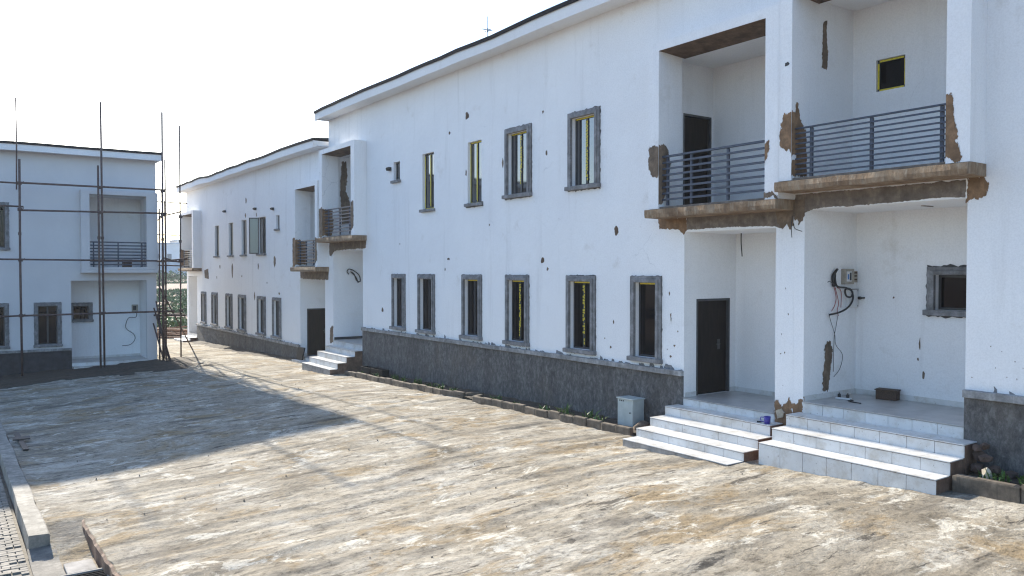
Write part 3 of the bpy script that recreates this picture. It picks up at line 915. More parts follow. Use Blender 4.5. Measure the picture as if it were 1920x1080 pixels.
    def strip(nm, mat, prof, bev=0):
        m_ = len(prof(0)); vs = []
        for i, u in enumerate(us): vs += [(p[0], u, p[1]) for p in prof(wv[i])]
        fs = [(i * m_ + j, i * m_ + (j + 1) % m_, i * m_ + m_ + (j + 1) % m_, i * m_ + m_ + j) for i in range(k) for j in range(m_)]
        fs += [tuple(range(m_)), tuple(k * m_ + j for j in range(m_))]
        return MB().add(vs, fs).build(nm, mat, root)
    strip('fascia', 'fascia', lambda w: [(nf, zb + w * .6), (nf, zt + w), (nf + .09, zt + w), (nf + .09, zb + w * .6)])
    strip('soffit', 'fascia', lambda w: [(nf + .09, zb + .03 + w * .3), (nf + .09, zb + .06 + w * .3), (.0, zb + .06), (.0, zb + .03)])
    ed = strip('roof', 'roof', lambda w: [(nf - .035, zt - .01 + w), (nf - .035, zt + .10 + w), (depth / 2, zt + .55), (depth + .6, zt + .05), (depth + .6, zt + .0), (depth / 2, zt + .5), (nf + .0, zt + .015 + w)])
    for ue, sg in ((e0, 1), (e1, -1)):
        if (sg == 1 and spec.get('over0')) or (sg == -1 and spec.get('over1')):
            MB().box(nf + .09, ue, zb + .01, depth, ue + sg * .09, zt - .005).box(nf + .09, ue + sg * .09, zb + .03, depth, (u0 if sg == 1 else u1), zb + .06).build('end_fascia', 'fascia', root)
    return root, wall

def W(kind, u0, u1, z0=None, z1=None, **k):
    return dict(kind=kind, u=(u0, u1), z=(z0, z1), **k)
LO, HI = (1.57, 3.47), (5.57, 7.48)

# middle block
main, main_wall = block('terrace_block', 'long white two-storey block in the middle with six grey-framed lower windows', 'building', (12.7, 0, 0), 0, 8.967, 30.65, 0.0, dict(
    windows=[W('framed', 24.1, 25.08, *LO), W('framed', 22.11, 23.22, *LO), W('framed', 19.39, 20.47, *LO, tape='T'), W('framed', 17.1, 18.18, *LO, tape='TD', rag=.02),
             W('framed', 14.43, 15.52, *LO, tape='TD', rag=.02), W('framed', 12.27, 13.22, *LO, tape='TL', two=False),
             W('small', 24.48, 24.95, 6.62, 7.32, tape='L', two=False), W('plain', 22.16, 22.91, 5.50, 7.36, tape='F'), W('plain', 19.41, 20.16, 5.50, 7.38, tape='FT', rag=.02),
             W('framed', 16.99, 18.2, *HI, tape='TD', rag=.024), W('framed', 14.29, 15.46, *HI, tape='TD', rag=.028)],
    porches=[dict(u=(9.36, 11.63), floor=.92, door=(.38, 1.46), bottom=-.1, bare=True, skirt='tile',
                  steps=[(-.40, .76, 9.16, 11.78), (-.84, .57, 9.09, 11.78), (-1.27, .40, 9.06, 11.74), (-1.68, .24, 9.07, 11.70)]),
             dict(u=(27.47, 30.25), floor=.82, bottom=-.6, bare=True, skirt='sash',
                  steps=[(-.34, .61, 27.47, 30.25), (-.67, .41, 27.47, 30.28), (-1.03, .205, 27.46, 30.2), (-1.33, 0.0, 27.45, 30.2)])],
    balconies=[dict(open=(9.26, 11.92), box=(8.967, 12.21), room=(9.26, 12.3), door=(.68, 1.6), rail=(5.06, 6.0, 8, (10.22, 11.15, 11.8), .042)),
               dict(open=(27.45, 30.2), box=(27.14, 30.5), room=(27.45, 30.4), rail=(5.06, 6.0, 8, (27.9, 28.8, 29.9), .042))],
    plinth=[(11.63, 27.47)], over1=.12, wavy=.016), seed=1)

far, far_wall = block('terrace_block', 'lower white block further back with one upper window leaf standing open', 'building', (12.7, 0, 0), 0, 30.655, 53.9, -1.15, dict(
    windows=[W('framed', 49.28, 50.35, *LO), W('framed', 46.85, 48.05, *LO), W('framed', 44.0, 45.2, *LO), W('framed', 41.6, 42.9, *LO), W('framed', 38.5, 39.75, *LO), W('framed', 36.32, 37.5, *LO),
             W('small', 36.5, 36.95, 6.62, 7.32, two=False), W('plain', 38.44, 39.6, 5.50, 7.36, open=True), W('plain', 41.45, 42.3, 5.50, 7.36), W('plain', 43.8, 44.6, 5.50, 7.33), W('plain', 46.5, 47.35, 5.50, 7.3)],
    porches=[dict(u=(31.1, 33.9), floor=-.15, door=(.3, 1.46), bottom=-1.0, steps=[(-.4, -.27, 31.1, 33.9)]),
             dict(u=(51.4, 53.5), floor=-.35, bottom=-1.2, steps=[(-.45, -.52, 51.3, 53.5), (-.9, -.68, 51.3, 53.5)])],
    balconies=[dict(open=(30.95, 33.2), box=(30.70, 33.5), room=(30.95, 33.3), rail=(5.06, 6.0, 8, (31.5, 32.3, 33.0), .042)),
               dict(open=(50.6, 53.35), box=(50.28, 53.7), room=(50.6, 53.5), rail=(5.06, 6.0, 8, (51.2, 52.1, 53.1), .042))],
    plinth=[(33.9, 51.4)], over1=.2, over0=-.25, rise=.10, wavy=.028), seed=2)

right, right_wall = block('terrace_block', 'white block at the right edge with wide tiled steps and taped square balcony window', 'building', (12.7, 0, 0), 0, -14.0, 8.965, 0.30, dict(
    windows=[W('framed', 2.4, 3.5, *LO), W('framed', .2, 1.3, *LO), W('framed', 2.4, 3.5, *HI), W('framed', .2, 1.3, *HI)],
    porches=[dict(u=(5.93, 8.75), floor=1.22, bottom=.1, dirty=True, back=[W('framed', 6.36, 7.37, 2.80, 3.66, two=False, rag=.03)],
                  steps=[(-.42, 1.02, 5.73, 8.81), (-.82, .82, 5.74, 8.81), (-1.20, .615, 5.75, 8.80)])],
    balconies=[dict(open=(6.03, 8.70), box=(5.68, 8.965), room=(6.03, 8.70), depth=1.41, back=[W('plain', 7.69, 8.24, 6.83, 7.48, two=False, tape='FT', nosill=True, set=.05, dull=True)], rail=(4.90, 5.82, 11, (8.4, 7.29, 6.16), .026))],
    plinth=[(-14.0, 5.93)]), seed=3)

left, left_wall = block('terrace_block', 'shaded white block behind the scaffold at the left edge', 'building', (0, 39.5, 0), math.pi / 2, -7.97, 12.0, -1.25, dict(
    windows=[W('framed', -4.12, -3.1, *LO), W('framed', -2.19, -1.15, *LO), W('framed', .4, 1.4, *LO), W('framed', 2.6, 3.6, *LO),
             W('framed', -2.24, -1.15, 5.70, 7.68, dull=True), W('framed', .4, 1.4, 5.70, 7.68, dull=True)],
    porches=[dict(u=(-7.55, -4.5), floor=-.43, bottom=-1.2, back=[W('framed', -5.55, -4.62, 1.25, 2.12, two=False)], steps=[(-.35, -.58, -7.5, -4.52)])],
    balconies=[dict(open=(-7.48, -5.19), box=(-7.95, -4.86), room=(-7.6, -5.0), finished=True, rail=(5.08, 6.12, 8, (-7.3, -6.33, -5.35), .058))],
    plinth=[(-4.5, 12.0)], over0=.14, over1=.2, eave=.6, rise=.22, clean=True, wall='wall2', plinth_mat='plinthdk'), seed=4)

# ------------------------------------------------------------------ bare mortar, chips and holes on the walls
def mp(parent, plane, val, pts, mat='brown', **k):
    mp.n += 1
    if mat in ('brown', 'greyb', 'ledge') and 'th' not in k:
        k['feather'] = .05
        k['th'] = .004
    return patch('mortar_patch', mat, parent, plane, val, pts, seed=mp.n, **k)
mp.n = 0
def sh(pts): return [(max(a - 12.7, -.474), z) for a, z in pts]
mw, rw, fw = main_wall, right_wall, far_wall
mp(mw, 'n', -.481, [(12.205, 6.14), (12.17, 6.22), (11.98, 6.21), (11.925, 6.01), (11.925, 5.58), (12.08, 5.56), (12.16, 5.63), (12.205, 5.77)], 'greyb', jit=.006, clip=(11.921, 99))
mp(mw, 'u', 11.919, sh([(12.23, 6.19), (12.43, 6.24), (12.52, 6.08), (12.59, 5.86), (12.52, 5.58), (12.42, 5.14), (12.32, 4.99), (12.24, 4.96), (12.23, 5.12), (12.24, 5.56)]), 'greyb', jit=.006, clip=(-.479, 99))
mp(mw, 'n', -.481, [(9.265, 5.9), (9.19, 5.93), (9.15, 5.78), (9.22, 5.6), (9.265, 5.58)], 'brown', clip=(-99, 9.259))
mp(mw, 'n', -.481, [(9.265, 5.02), (9.18, 5.0), (9.06, 5.04), (8.99, 4.95), (8.98, 4.90), (9.265, 4.90)], 'greyb')
mp(rw, 'n', -.481, [(8.955, 5.87), (8.91, 6.16), (8.83, 6.37), (8.73, 6.48), (8.705, 6.3), (8.705, 5.63), (8.78, 5.71)], 'brown', jit=.016, clip=(8.701, 99))
mp(rw, 'u', 8.699, sh([(12.23, 6.53), (12.32, 6.40), (12.36, 6.56), (12.42, 6.58), (12.46, 6.30), (12.54, 6.18), (12.65, 6.1), (12.66, 5.3), (12.23, 5.22), (12.37, 5.65), (12.23, 5.63)]), 'brown', jit=.010, clip=(-.479, 99))
mp(rw, 'n', -.481, [(6.02, 6.12), (6.0, 6.3), (5.97, 6.22), (5.9, 6.02), (5.86, 5.54), (5.78, 5.25), (5.8, 5.21), (5.89, 5.21), (5.96, 5.27), (6.02, 5.56)], 'brown', jit=.014, clip=(-99, 6.029))
mp(rw, 'n', 0, [(5.92, 5.02), (5.71, 5.02), (5.62, 4.90), (5.64, 4.74), (5.72, 4.68), (5.93, 4.66)], 'brown', jit=.012)
mp(mw, 'n', 0, [(12.4, 4.72), (12.36, 4.5), (12.1, 4.47), (11.78, 4.47), (11.64, 4.36), (11.57, 4.46), (11.56, 4.72)], 'brown', jit=.010, th=.010)
mp(mw, 'n', 0, [(11.58, 4.72), (11.58, 4.45), (10.6, 4.46), (9.4, 4.43), (9.2, 4.37), (9.05, 4.55), (8.99, 4.72)], 'beam', jit=.004, th=.012)
mp(rw, 'n', 0, [(8.955, 4.98), (5.95, 4.98), (5.95, 4.72), (6.4, 4.74), (6.88, 4.72), (7.3, 4.705), (8.6, 4.71), (8.85, 4.60), (8.955, 4.55)], 'beam', jit=.005, th=.012)
mp(rw, 'n', 0, [(8.955, 4.9), (8.76, 4.9), (8.74, 4.70), (8.80, 4.5), (8.87, 4.40), (8.92, 4.55), (8.955, 4.5)], 'greyb', jit=.012, th=.016)
mp(mw, 'n', 0, [(9.35, 4.72), (8.98, 4.72), (8.98, 4.42), (9.04, 4.35), (9.12, 4.48), (9.2, 4.38), (9.33, 4.5)], 'greyb', jit=.010, th=.018)
mp(mw, 'n', -.481, [(30.49, 6.05), (30.22, 6.1), (30.21, 4.92), (30.49, 4.92)], 'greyb', clip=(30.201, 99))
mp(mw, 'u', 30.199, [(-.474, 6.05), (-.05, 5.98), (.0, 5.4), (-.05, 4.98), (-.474, 4.96)], 'brown', clip=(-.479, 99))
mp(mw, 'n', -.481, [(27.44, 6.1), (27.2, 6.15), (27.22, 5.22), (27.44, 4.92)], 'greyb', clip=(-99, 27.449))
mp(mw, 'n', 0, [(30.64, 4.72), (27.16, 4.72), (27.22, 4.42), (29.0, 4.41), (30.1, 4.38), (30.3, 4.28), (30.45, 4.15), (30.64, 4.2)], 'greyb', th=.012)
mp(mw, 'u', 30.399, sh([(13.15, 7.98), (13.35, 8.02), (13.39, 7.45), (13.31, 6.81), (13.52, 6.37), (13.45, 5.5), (13.14, 5.4), (13.08, 6.8), (13.11, 7.43)]), 'greyb')
mp(mw, 'n', 0, [(30.6, 1.25), (30.4, 1.38), (30.27, 1.35), (30.27, .72), (30.6, .65)], 'greyb')
mp(fw, 'n', -.481, [(33.49, 4.97), (33.21, 5.0), (33.21, 3.76), (33.49, 3.76)], 'brown', clip=(33.201, 99))
mp(fw, 'u', 33.199, [(-.474, 4.95), (.0, 4.85), (.05, 4.3), (.0, 3.85), (-.474, 3.83)], 'brown', clip=(-.479, 99))
mp(fw, 'n', -.481, [(30.94, 4.94), (30.75, 4.9), (30.72, 4.0), (30.94, 3.8)], 'greyb', clip=(-99, 30.949))
mp(fw, 'n', 0, [(33.9, 3.56), (30.7, 3.56), (30.75, 3.22), (33.5, 3.23), (33.85, 3.27)], 'greyb', th=.012)
mp(fw, 'n', -.481, [(53.68, 4.9), (53.37, 4.95), (53.37, 3.8), (53.68, 3.8)], 'greyb', clip=(53.351, 99))
mp(fw, 'u', 53.349, [(-.474, 4.95), (.05, 4.85), (.0, 3.9), (-.474, 3.83)], 'brown', clip=(-.479, 99))
mp(fw, 'n', 0, [(49.6, 3.6), (48.8, 3.7), (48.7, 3.1), (49.5, 3.15)], 'greyb', th=.03)
mp(rw, 'u', 8.749, sh([(13.34, 2.22), (13.44, 2.30), (13.53, 2.27), (13.59, 2.06), (13.54, 1.72), (13.46, 1.33), (13.27, 1.35), (13.3, 1.74), (13.36, 2.02)]), 'greyb', jit=.010)
mp(rw, 'u', 8.699, [(.45, 8.13), (.55, 8.17), (.55, 7.82), (.59, 7.58), (.57, 7.28), (.40, 7.27), (.41, 7.5), (.43, 7.9)], 'greyb', jit=.008, th=.005, feather=.025)
mp(mw, 'n', 0, [(9.35, 1.2), (9.23, 1.12), (9.14, 1.10), (9.05, 1.25), (8.985, 1.15), (8.98, .7), (9.35, .7)], 'brown', jit=.012)
mp(rw, 'n', 0, [(8.955, 1.15), (8.89, 1.17), (8.82, 1.28), (8.755, 1.27), (8.755, .98), (8.955, .9)], 'brown', jit=.012)
mp(mw, 'n', -.012, [(9.3, 1.0), (9.2, 1.04), (9.13, .97), (9.16, .86), (9.27, .84)], 'rockl', jit=.01, th=.02)
mp(rw, 'u', 8.749, [(.0, 1.3), (.12, 1.26), (.2, 1.22), (0.0, 1.22)], 'brown')
for (u, z, w, h) in [(20.2, 8.17, .2, .24), (21.2, 7.81, .1, .1), (16.5, 7.71, .08, .09), (16.35, 6.62, .08, .12), (13.71, 4.52, .15, .2), (16.51, 3.86, .14, .16), (21.27, 3.95, .16, .07), (21.48, 3.63, .08, .1), (16.3, 3.64, .08, .08),
                     (25.85, 2.19, .14, .18), (18.33, 6.58, .08, .26), (20.25, 6.5, .08, .18), (24.5, 4.5, .05, .06), (19.0, 4.9, .05, .05), (12.0, 2.6, .03, .16), (12.05, 3.1, .04, .08), (11.9, 2.0, .05, .05), (12.1, 1.9, .04, .03), (12.0, 1.75, .06, .05), (13.9, 1.8, .05, .06), (14.1, 2.0, .04, .05), (11.8, 2.3, .03, .05), (13.8, 2.4, .03, .07)]:
    mp(mw, 'n', 0, blob(u, z, w, h, mp.n), 'greyb' if w < .1 else 'soffit', jit=.006, step=.02, th=.005)
for (u, z, w, h) in [(41.5, 7.17, .2, .3), (41.6, 6.43, .18, .22), (39.85, 6.38, .12, .2), (37.2, 4.0, .26, .6), (39.6, 3.8, .18, .28), (44.0, 3.6, .3, .75), (46.35, 3.8, .2, .2), (40.2, 2.3, .16, .4), (44.6, 4.37, .15, .16), (36.6, 2.53, .2, .1), (47.0, 3.2, .1, .15), (42.3, 3.3, .1, .12), (38.3, 3.0, .1, .1)]:
    mp(fw, 'n', 0, blob(u, z, w, h, mp.n), 'greyb', jit=.012, step=.05, th=.006)
for (u, z) in [(45.2, 6.85), (39.9, 6.66), (37.3, 6.5), (25.2, 7.12)]:
    o = MB().box(-.12, u - .09, z - .06, 0, u + .09, z + .06).tube([(-.12, u, z), (-.17, u, z)], .035).build('light_bracket', 'black', fw if u > 30 else mw, .01)
for (u, z, w, h) in [(8.93, 8.2, .02, .03)]:
    mp(rw, 'n', -.481, blob(8.80, 7.25, .10, .07, 3), 'black', th=.004, jit=.004, step=.02)
for k in range(8):
    mp(rw, 'n', 0, blob(rng.uniform(5.1, 5.85), rng.uniform(1.95, 2.5), rng.uniform(.008, .022), rng.uniform(.01, .03), k), 'greyb', jit=.002, step=.02, th=.003)
for (n, z, w, h) in [(1.66, 2.3, .03, .2), (1.66, 2.0, .03, .06), (1.66, 1.66, .05, .16)]:
    pass
for (u, z, w, h) in [(7.5, 2.28, .03, .22), (7.53, 1.99, .03, .06), (7.43, 1.72, .05, .17), (8.0, 3.1, .03, .03)]:
    mp(rw, 'n', 1.66, blob(u, z, w, h, mp.n), 'greyb', jit=.004, step=.03, th=.004)
for k in range(6):
    mp(mw, 'n', 0, blob(rng.uniform(9.0, 9.33), rng.uniform(1.3, 3.9), rng.uniform(.01, .03), rng.uniform(.015, .04), k + 60), 'greyb', jit=.003, step=.02, th=.003)


# ------------------------------------------------------------------ planting strip beside the middle block: kerb stones, soil, weeds
def kerb_run(name, pts, hgt, ln):
    root = bpy.data.objects.new(name, None); COL.objects.link(root); root.location = (pts[0][0], pts[0][1], g(*pts[0])); structure(root)
    for (a, b) in zip(pts[:-1], pts[1:]):
        A, B = Vector((*a, 0)), Vector((*b, 0)); d = (B - A); k = max(1, round(d.length / ln))
        for i in range(k):
            c = A + d * ((i + .5) / k)
            z = g(c.x, c.y)
            hh = hgt + rng.uniform(-.015, .02)
            piece('kerb_stone', 'kerb', root, (c.x - root.location.x + rng.uniform(-.012, .012), c.y - root.location.y, z + hh / 2 - .06 - root.location.z + .02),
                  (.105, d.length / k - .012, hh + .12), (rng.uniform(-.02, .02), rng.uniform(-.05, .05), math.atan2(-d.x, d.y) + rng.uniform(-.02, .02)), 0.14)
    return root
kerb_run('kerb', [(11.86, 27.15), (11.84, 20.2), (12.0, 19.2), (12.45, 18.95)], .14, .46)
kerb_run('kerb', [(12.2, 18.6), (11.84, 18.5), (11.86, 12.3)], .15, .46)
kerb_run('kerb', [(11.90, 5.70), (11.92, -6)], .24, .9)
def bed(name, y0, y1, h):
    return structure(grid(name, 'soil', np.arange(11.88, 12.72, .07), np.arange(y0, y1, .1), lambda X, Y: np.interp(Y, GY, GZ) + h + .05 * vnoise(X * 5, Y * 5, 51) + .06 * (X - 11.9) + .03 * vnoise(X * 13, Y * 13, 52)))
bed('planting_bed', 11.75, 27.45, .055)
bed('planting_bed', -6, 5.74, .15)
structure(grid('soil_strip', 'soil', np.arange(11.7, 12.72, .09), np.arange(34.1, 51.2, .12), lambda X, Y: np.interp(Y, GY, GZ) + np.clip((X - 12.05 - .5 * vnoise(Y * .8, Y * 0, 86)) * .18, -.08, .07) + .04 * vnoise(X * 4, Y * 4, 87)))

def weed(x, y, z, h, n, label, seed, mat='leaf', sp=.12, name='weed'):
    r = random.Random(seed)
    mb = MB()
    for k in range(n):
        a = r.uniform(0, 6.28); l = h * r.uniform(.6, 1.15); lean = r.uniform(.2, .8); w = r.uniform(.012, .026)
        bx, by = r.uniform(-sp, sp), r.uniform(-sp, sp)
        p0 = Vector((bx, by, -.02)); d = Vector((math.cos(a), math.sin(a), 0)); s = Vector((-d.y, d.x, 0))
        p1 = p0 + d * l * lean * .35 + Vector((0, 0, l * .6)); p2 = p0 + d * l * lean + Vector((0, 0, l * r.uniform(.7, 1.0)))
        mb.add([p0 - s * w * .3, p0 + s * w * .3, p1 + s * w, p1 - s * w, p2], [(0, 1, 2, 3), (3, 2, 4)])
        for q in range(3):
            c = p0.lerp(p1, r.uniform(.3, 1)); e = Vector((r.uniform(-1, 1), r.uniform(-1, 1), r.uniform(-.1, .7))).normalized() * r.uniform(.03, .06)
            t = e.cross(Vector((0, 0, 1))).normalized() * .018
            mb.add([c, c + e * .5 + t, c + e, c + e * .5 - t], [(0, 1, 2, 3)])
    o = mb.build(name, mat)
    o.location = (x, y, z)
    return tag(o, label, 'weed', 'weeds in the planting strip')
ORD = ['first', 'second', 'third', 'fourth', 'fifth', 'sixth', 'seventh', 'eighth', 'ninth', 'tenth', 'eleventh', 'twelfth', 'thirteenth', 'last']
for i, (y, h, n) in enumerate([(26.3, .16, 8), (25.0, .18, 10), (23.9, .22, 14), (23.2, .18, 12), (22.4, .2, 14), (21.6, .15, 10), (20.7, .2, 12), (20.1, .16, 10), (17.9, .16, 8), (16.9, .14, 8), (15.6, .18, 10), (14.75, .26, 16), (14.0, .24, 14), (13.6, .2, 10)]):
    weed(12.02 + rng.uniform(0, .22), y, g(12, y) + .05, h * 1.35, int(n * 1.6), 'small green weed behind the middle block kerb, %s counted from the far steps' % ORD[i], 30 + i)
for i, (x, y, h, n) in enumerate([(12.2, 5.2, .2, 16), (12.28, 4.9, .18, 14), (12.15, 5.38, .16, 8)]):
    weed(x, y, g(12, y) + .17, h, n, ['leafy weed behind the right kerb, middle one of three', 'leafy weed behind the right kerb, nearest the picture edge', 'small weed behind the right kerb, nearest the wide tiled steps'][i], 60 + i)

def stone(name, label, cat, c, s, mat, seed, group=None):
    r = random.Random(seed)
    bm = bmesh.new(); bmesh.ops.create_icosphere(bm, subdivisions=1, radius=1)
    fr = [Vector((r.gauss(0, 1), r.gauss(0, 1), r.gauss(0, 1))).normalized() for _ in range(9)]
    for v in bm.verts:
        d = v.co.normalized(); k = 1.0
        for q in fr:
            k = min(k, .66 / max(.05, d.dot(q))) if d.dot(q) > .55 else k
        v.co = Vector((d.x * s[0], d.y * s[1], d.z * s[2])) * (k * r.uniform(.8, 1.15))
    me = bpy.data.meshes.new(name); bm.to_mesh(me); bm.free(); me.materials.append(MAT[mat])
    o = bpy.data.objects.new(name, me); COL.objects.link(o); o.location = c; o.rotation_euler = (0, 0, r.uniform(0, 3))
    return tag(o, label, cat, group)
zb = g(12, 5.5) + .17
for i, (x, y, z, s) in enumerate([(12.40, 5.62, .10, .16), (12.5, 5.42, .10, .15), (12.34, 5.46, .08, .12), (12.5, 5.6, .27, .14), (12.42, 5.5, .26, .12), (12.5, 5.55, .42, .12), (12.42, 5.62, .40, .11), (12.55, 5.2, .06, .13), (12.5, 4.95, .06, .14)]):
    stone('rubble_stone', 'dark broken stone in the heap between the wide tiled steps and the right plinth', 'stone', (x, y, zb + z), (s, s * .85, s * .7), 'rock', 80 + i, 'rubble heap by the right steps')
stone('rubble_stone', 'pale sunlit stone standing behind the kerb at the right edge', 'stone', (12.16, 5.36, zb + .10), (.10, .09, .15), 'rockl', 97)
pb = MB()
for i in range(110):
    x, y = rng.uniform(2, 11.6), rng.uniform(7.5, 30)
    s = rng.uniform(.006, .017)
    q = [(x + s * math.cos(t + rng.uniform(-.3, .3)) * rng.uniform(.7, 1.3), y + s * math.sin(t) * rng.uniform(.7, 1.3)) for t in (0, 1.25, 2.5, 3.8, 5)]
    z = g(x, y)
    pb.add([(a_, b_, z - .03) for a_, b_ in q] + [(x + (a_ - x) * .6, y + (b_ - y) * .6, z + s * .45) for a_, b_ in q], [tuple(range(5, 10))] + [(j, (j + 1) % 5, 5 + (j + 1) % 5, 5 + j) for j in range(5)])
o = pb.build('loose_gravel', 'sand'); o['kind'] = 'stuff'; o['label'] = 'small loose pebbles scattered over the concrete yard'

# ------------------------------------------------------------------ things in front of the houses
cab_ = thing('feeder_cabinet', 'pale grey-green metal cabinet standing against the dark plinth beside the steps', 'cabinet', (12.42, 12.93, g(12, 12.9) + .03))
MB().box(-.17, -.245, .03, .17, .245, .64).build('cabinet_body', 'cab', cab_, .006)
MB().box(-.195, -.265, .64, .19, .265, .665).build('cabinet_lid', 'cab', cab_, .006)
MB().box(-.178, -.225, .06, -.1705, .225, .56).build('cabinet_door', 'cab', cab_, .003)
MB().box(-.14, -.22, -.1, .14, .22, .03).build('cabinet_base', 'black', cab_)
for k in range(3):
    piece('vent_hole', 'black', cab_, (-.172, .17 - k * .055, .60), (.008, .03, .03), None, .4)
MB().tube([(-.18, -.17, .36), (-.20, -.17, .36)], .014).build('lock', 'black', cab_)
o = MB().tube([(12.1, 12.45, g(12, 12.4) + .06), (12.35, 12.47, g(12, 12.4) + .12), (12.6, 12.5, g(12, 12.4) + .07)], [.10, .14, .09], 9).build('cement_lump', 'greyb', None, smooth=True)
tag(o, 'dark lump of set mortar between the cabinet and the steps', 'mortar lump')

mug = thing('mug', 'blue-violet plastic mug standing on the upper tread of the nearer-left steps', 'mug', (12.40, 9.30, .762))
mb = MB(); k = 20
ringp = lambda r_, z: [(r_ * math.cos(2 * math.pi * i / k), r_ * math.sin(2 * math.pi * i / k), z) for i in range(k)]
vs = ringp(.052, 0) + ringp(.064, .135) + ringp(.058, .135) + ringp(.047, .012)
fs = [tuple(range(k))[::-1]] + [(a * k + i, a * k + (i + 1) % k, (a + 1) * k + (i + 1) % k, (a + 1) * k + i) for a in range(3) for i in range(k)] + [tuple(3 * k + i for i in range(k))]
mb.add(vs, fs).build('mug_body', 'mug', mug, smooth=True)
MB().tube([(-.03, .05, .115), (-.05, .10, .115), (-.055, .115, .08), (-.05, .10, .04), (-.03, .05, .03)], .009).build('handle', 'mug', mug, smooth=True)
o = MB().tube([(12.42, 9.44, .775), (12.36, 9.50, .772)], [.012, .02], 8).build('trowel_tip', 'black'); tag(o, 'small dark scrap lying on the tread beside the mug', 'scrap')

bx = thing('wooden_box', 'small dark wooden box lying against the back wall of the tiled porch', 'box', (14.16, 7.98, 1.22), .2)
MB().box(-.13, -.21, 0, .13, .21, .02).box(-.13, -.21, .02, -.11, .21, .2).box(.11, -.21, .02, .13, .21, .2).box(-.11, -.21, .02, .11, -.19, .2).box(-.11, .19, .02, .11, .21, .2).build('box_body', 'wood', bx, .004)
MB().box(-.15, -.23, .2, .14, .23, .225).build('box_lid', 'wood', bx, .004)
bx.scale = (.85, .85, .85)
ps = thing('socket_strip', 'white socket strip with two black plugs and cable on the tiled porch floor', 'socket strip', (13.5, 8.45, 1.222), .3)
MB().box(-.035, -.14, 0, .035, .14, .035).build('strip_body', 'wbox', ps, .008)
for y_ in (-.07, .08):
    MB().box(-.022, y_ - .025, .035, .022, y_ + .025, .095).tube([(0, y_, .095), (0, y_, .12)], .012).build('plug', 'black', ps, .006)
MB().tube([(-.03, -.13, .012), (-.12, -.2, .008), (-.16, -.12, .008), (-.26, -.2, .008), (-.32, -.38, .008)], .009).build('cable', 'black', ps, smooth=True)

def cable(name, label, pts, r, mat='black', parent=None):
    # smooth through the points
    P = [Vector(p) for p in pts]; out = []
    for i in range(len(P) - 1):
        p0, p1, p2, p3 = P[max(i - 1, 0)], P[i], P[i + 1], P[min(i + 2, len(P) - 1)]
        for j in range(6):
            t = j / 6
            out.append(.5 * ((2 * p1) + (p2 - p0) * t + (2 * p0 - 5 * p1 + 4 * p2 - p3) * t * t + (3 * p1 - p0 - 3 * p2 + p3) * t ** 3))
    out.append(P[-1])
    o = MB().tube(out, r, 7).build(name, mat, parent, smooth=True)
    if parent is None: tag(o, label, 'cable')
    return o
# meter cluster on the side wall of the right porch (wall faces -Y at Y=8.75)
mt = thing('electric_meter', 'beige electric meter case with blue label high on the side wall of the right porch', 'electric meter', (13.98, 8.75, 3.34))
MB().box(-.13, -.10, 0, .16, 0, .29).build('meter_case', 'meter', mt, .01)
MB().box(-.105, -.115, .05, .05, -.101, .24).build('meter_face', 'wbox', mt, .004)
MB().box(-.09, -.119, .09, -.045, -.116, .19).build('label', 'blue', mt)
MB().box(-.02, -.122, .07, .03, -.116, .22).build('breaker', 'black', mt, .003)
MB().box(.165, -.08, .03, .30, 0, .25).build('side_case', 'meter', mt, .008)
for z_ in (.07, .14, .20): MB().box(.19, -.088, z_, .27, -.081, z_ + .03).build('breaker', 'wood', mt)
db = thing('junction_box', 'white electrical box below the meter in the corner of the right porch', 'junction box', (14.17, 8.75, 2.89))
MB().box(-.15, -.07, 0, .15, 0, .35).build('box_case', 'wbox', db, .006)
MB().box(-.155, -.08, .345, .155, 0, .356).build('box_top', 'black', db)
for (a, b) in ((.13, .03), (.13, .32)): MB().tube([(a, -.07, b), (a, -.08, b)], .009).build('screw', 'black', db)
cable('cable_bundle', 'thick black cable looped beside the electric meter', [(13.62, 8.72, 3.55), (13.56, 8.68, 3.42), (13.6, 8.66, 3.30), (13.85, 8.64, 3.27), (14.02, 8.62, 3.2), (14.0, 8.63, 3.1), (13.86, 8.64, 3.12), (13.84, 8.65, 3.24), (13.98, 8.63, 3.24), (14.05, 8.62, 3.08), (13.95, 8.64, 2.92), (13.7, 8.66, 2.82), (13.36, 8.66, 2.78)], .018)
cable('cable_bundle', 'dark cable end sticking up left of the electric meter', [(13.55, 8.70, 3.30), (13.52, 8.70, 3.48), (13.60, 8.70, 3.58), (13.66, 8.7, 3.62)], [.035 - .012 * (i / 18) for i in range(19)])
cable('cable', 'thin wire poking out towards the facade left of the meter', [(13.58, 8.70, 3.32), (13.45, 8.66, 3.36), (13.3, 8.64, 3.4), (13.26, 8.64, 3.38)], .006)
for i, pts in enumerate([[(13.58, 8.72, 3.3), (13.62, 8.70, 3.1), (13.58, 8.70, 2.95), (13.48, 8.70, 2.84)], [(13.62, 8.72, 3.28), (13.70, 8.70, 3.0), (13.66, 8.70, 2.85), (13.7, 8.7, 2.75)], [(13.68, 8.72, 3.28), (13.78, 8.70, 3.2), (13.78, 8.70, 2.9)]]):
    cable('red_wire', ['thin reddish wire hanging leftmost under the meter', 'thin reddish wire hanging in the middle under the meter', 'thin reddish wire hanging nearest the white box under the meter'][i], pts, .007, 'red')
cable('cable', 'long thin wire dangling down the porch wall to the bare mortar strip', [(13.42, 8.72, 2.80), (13.5, 8.71, 2.6), (13.62, 8.72, 2.4), (13.66, 8.72, 2.2), (13.86, 8.71, 2.0), (13.8, 8.72, 1.75), (13.6, 8.72, 1.6)], .005)
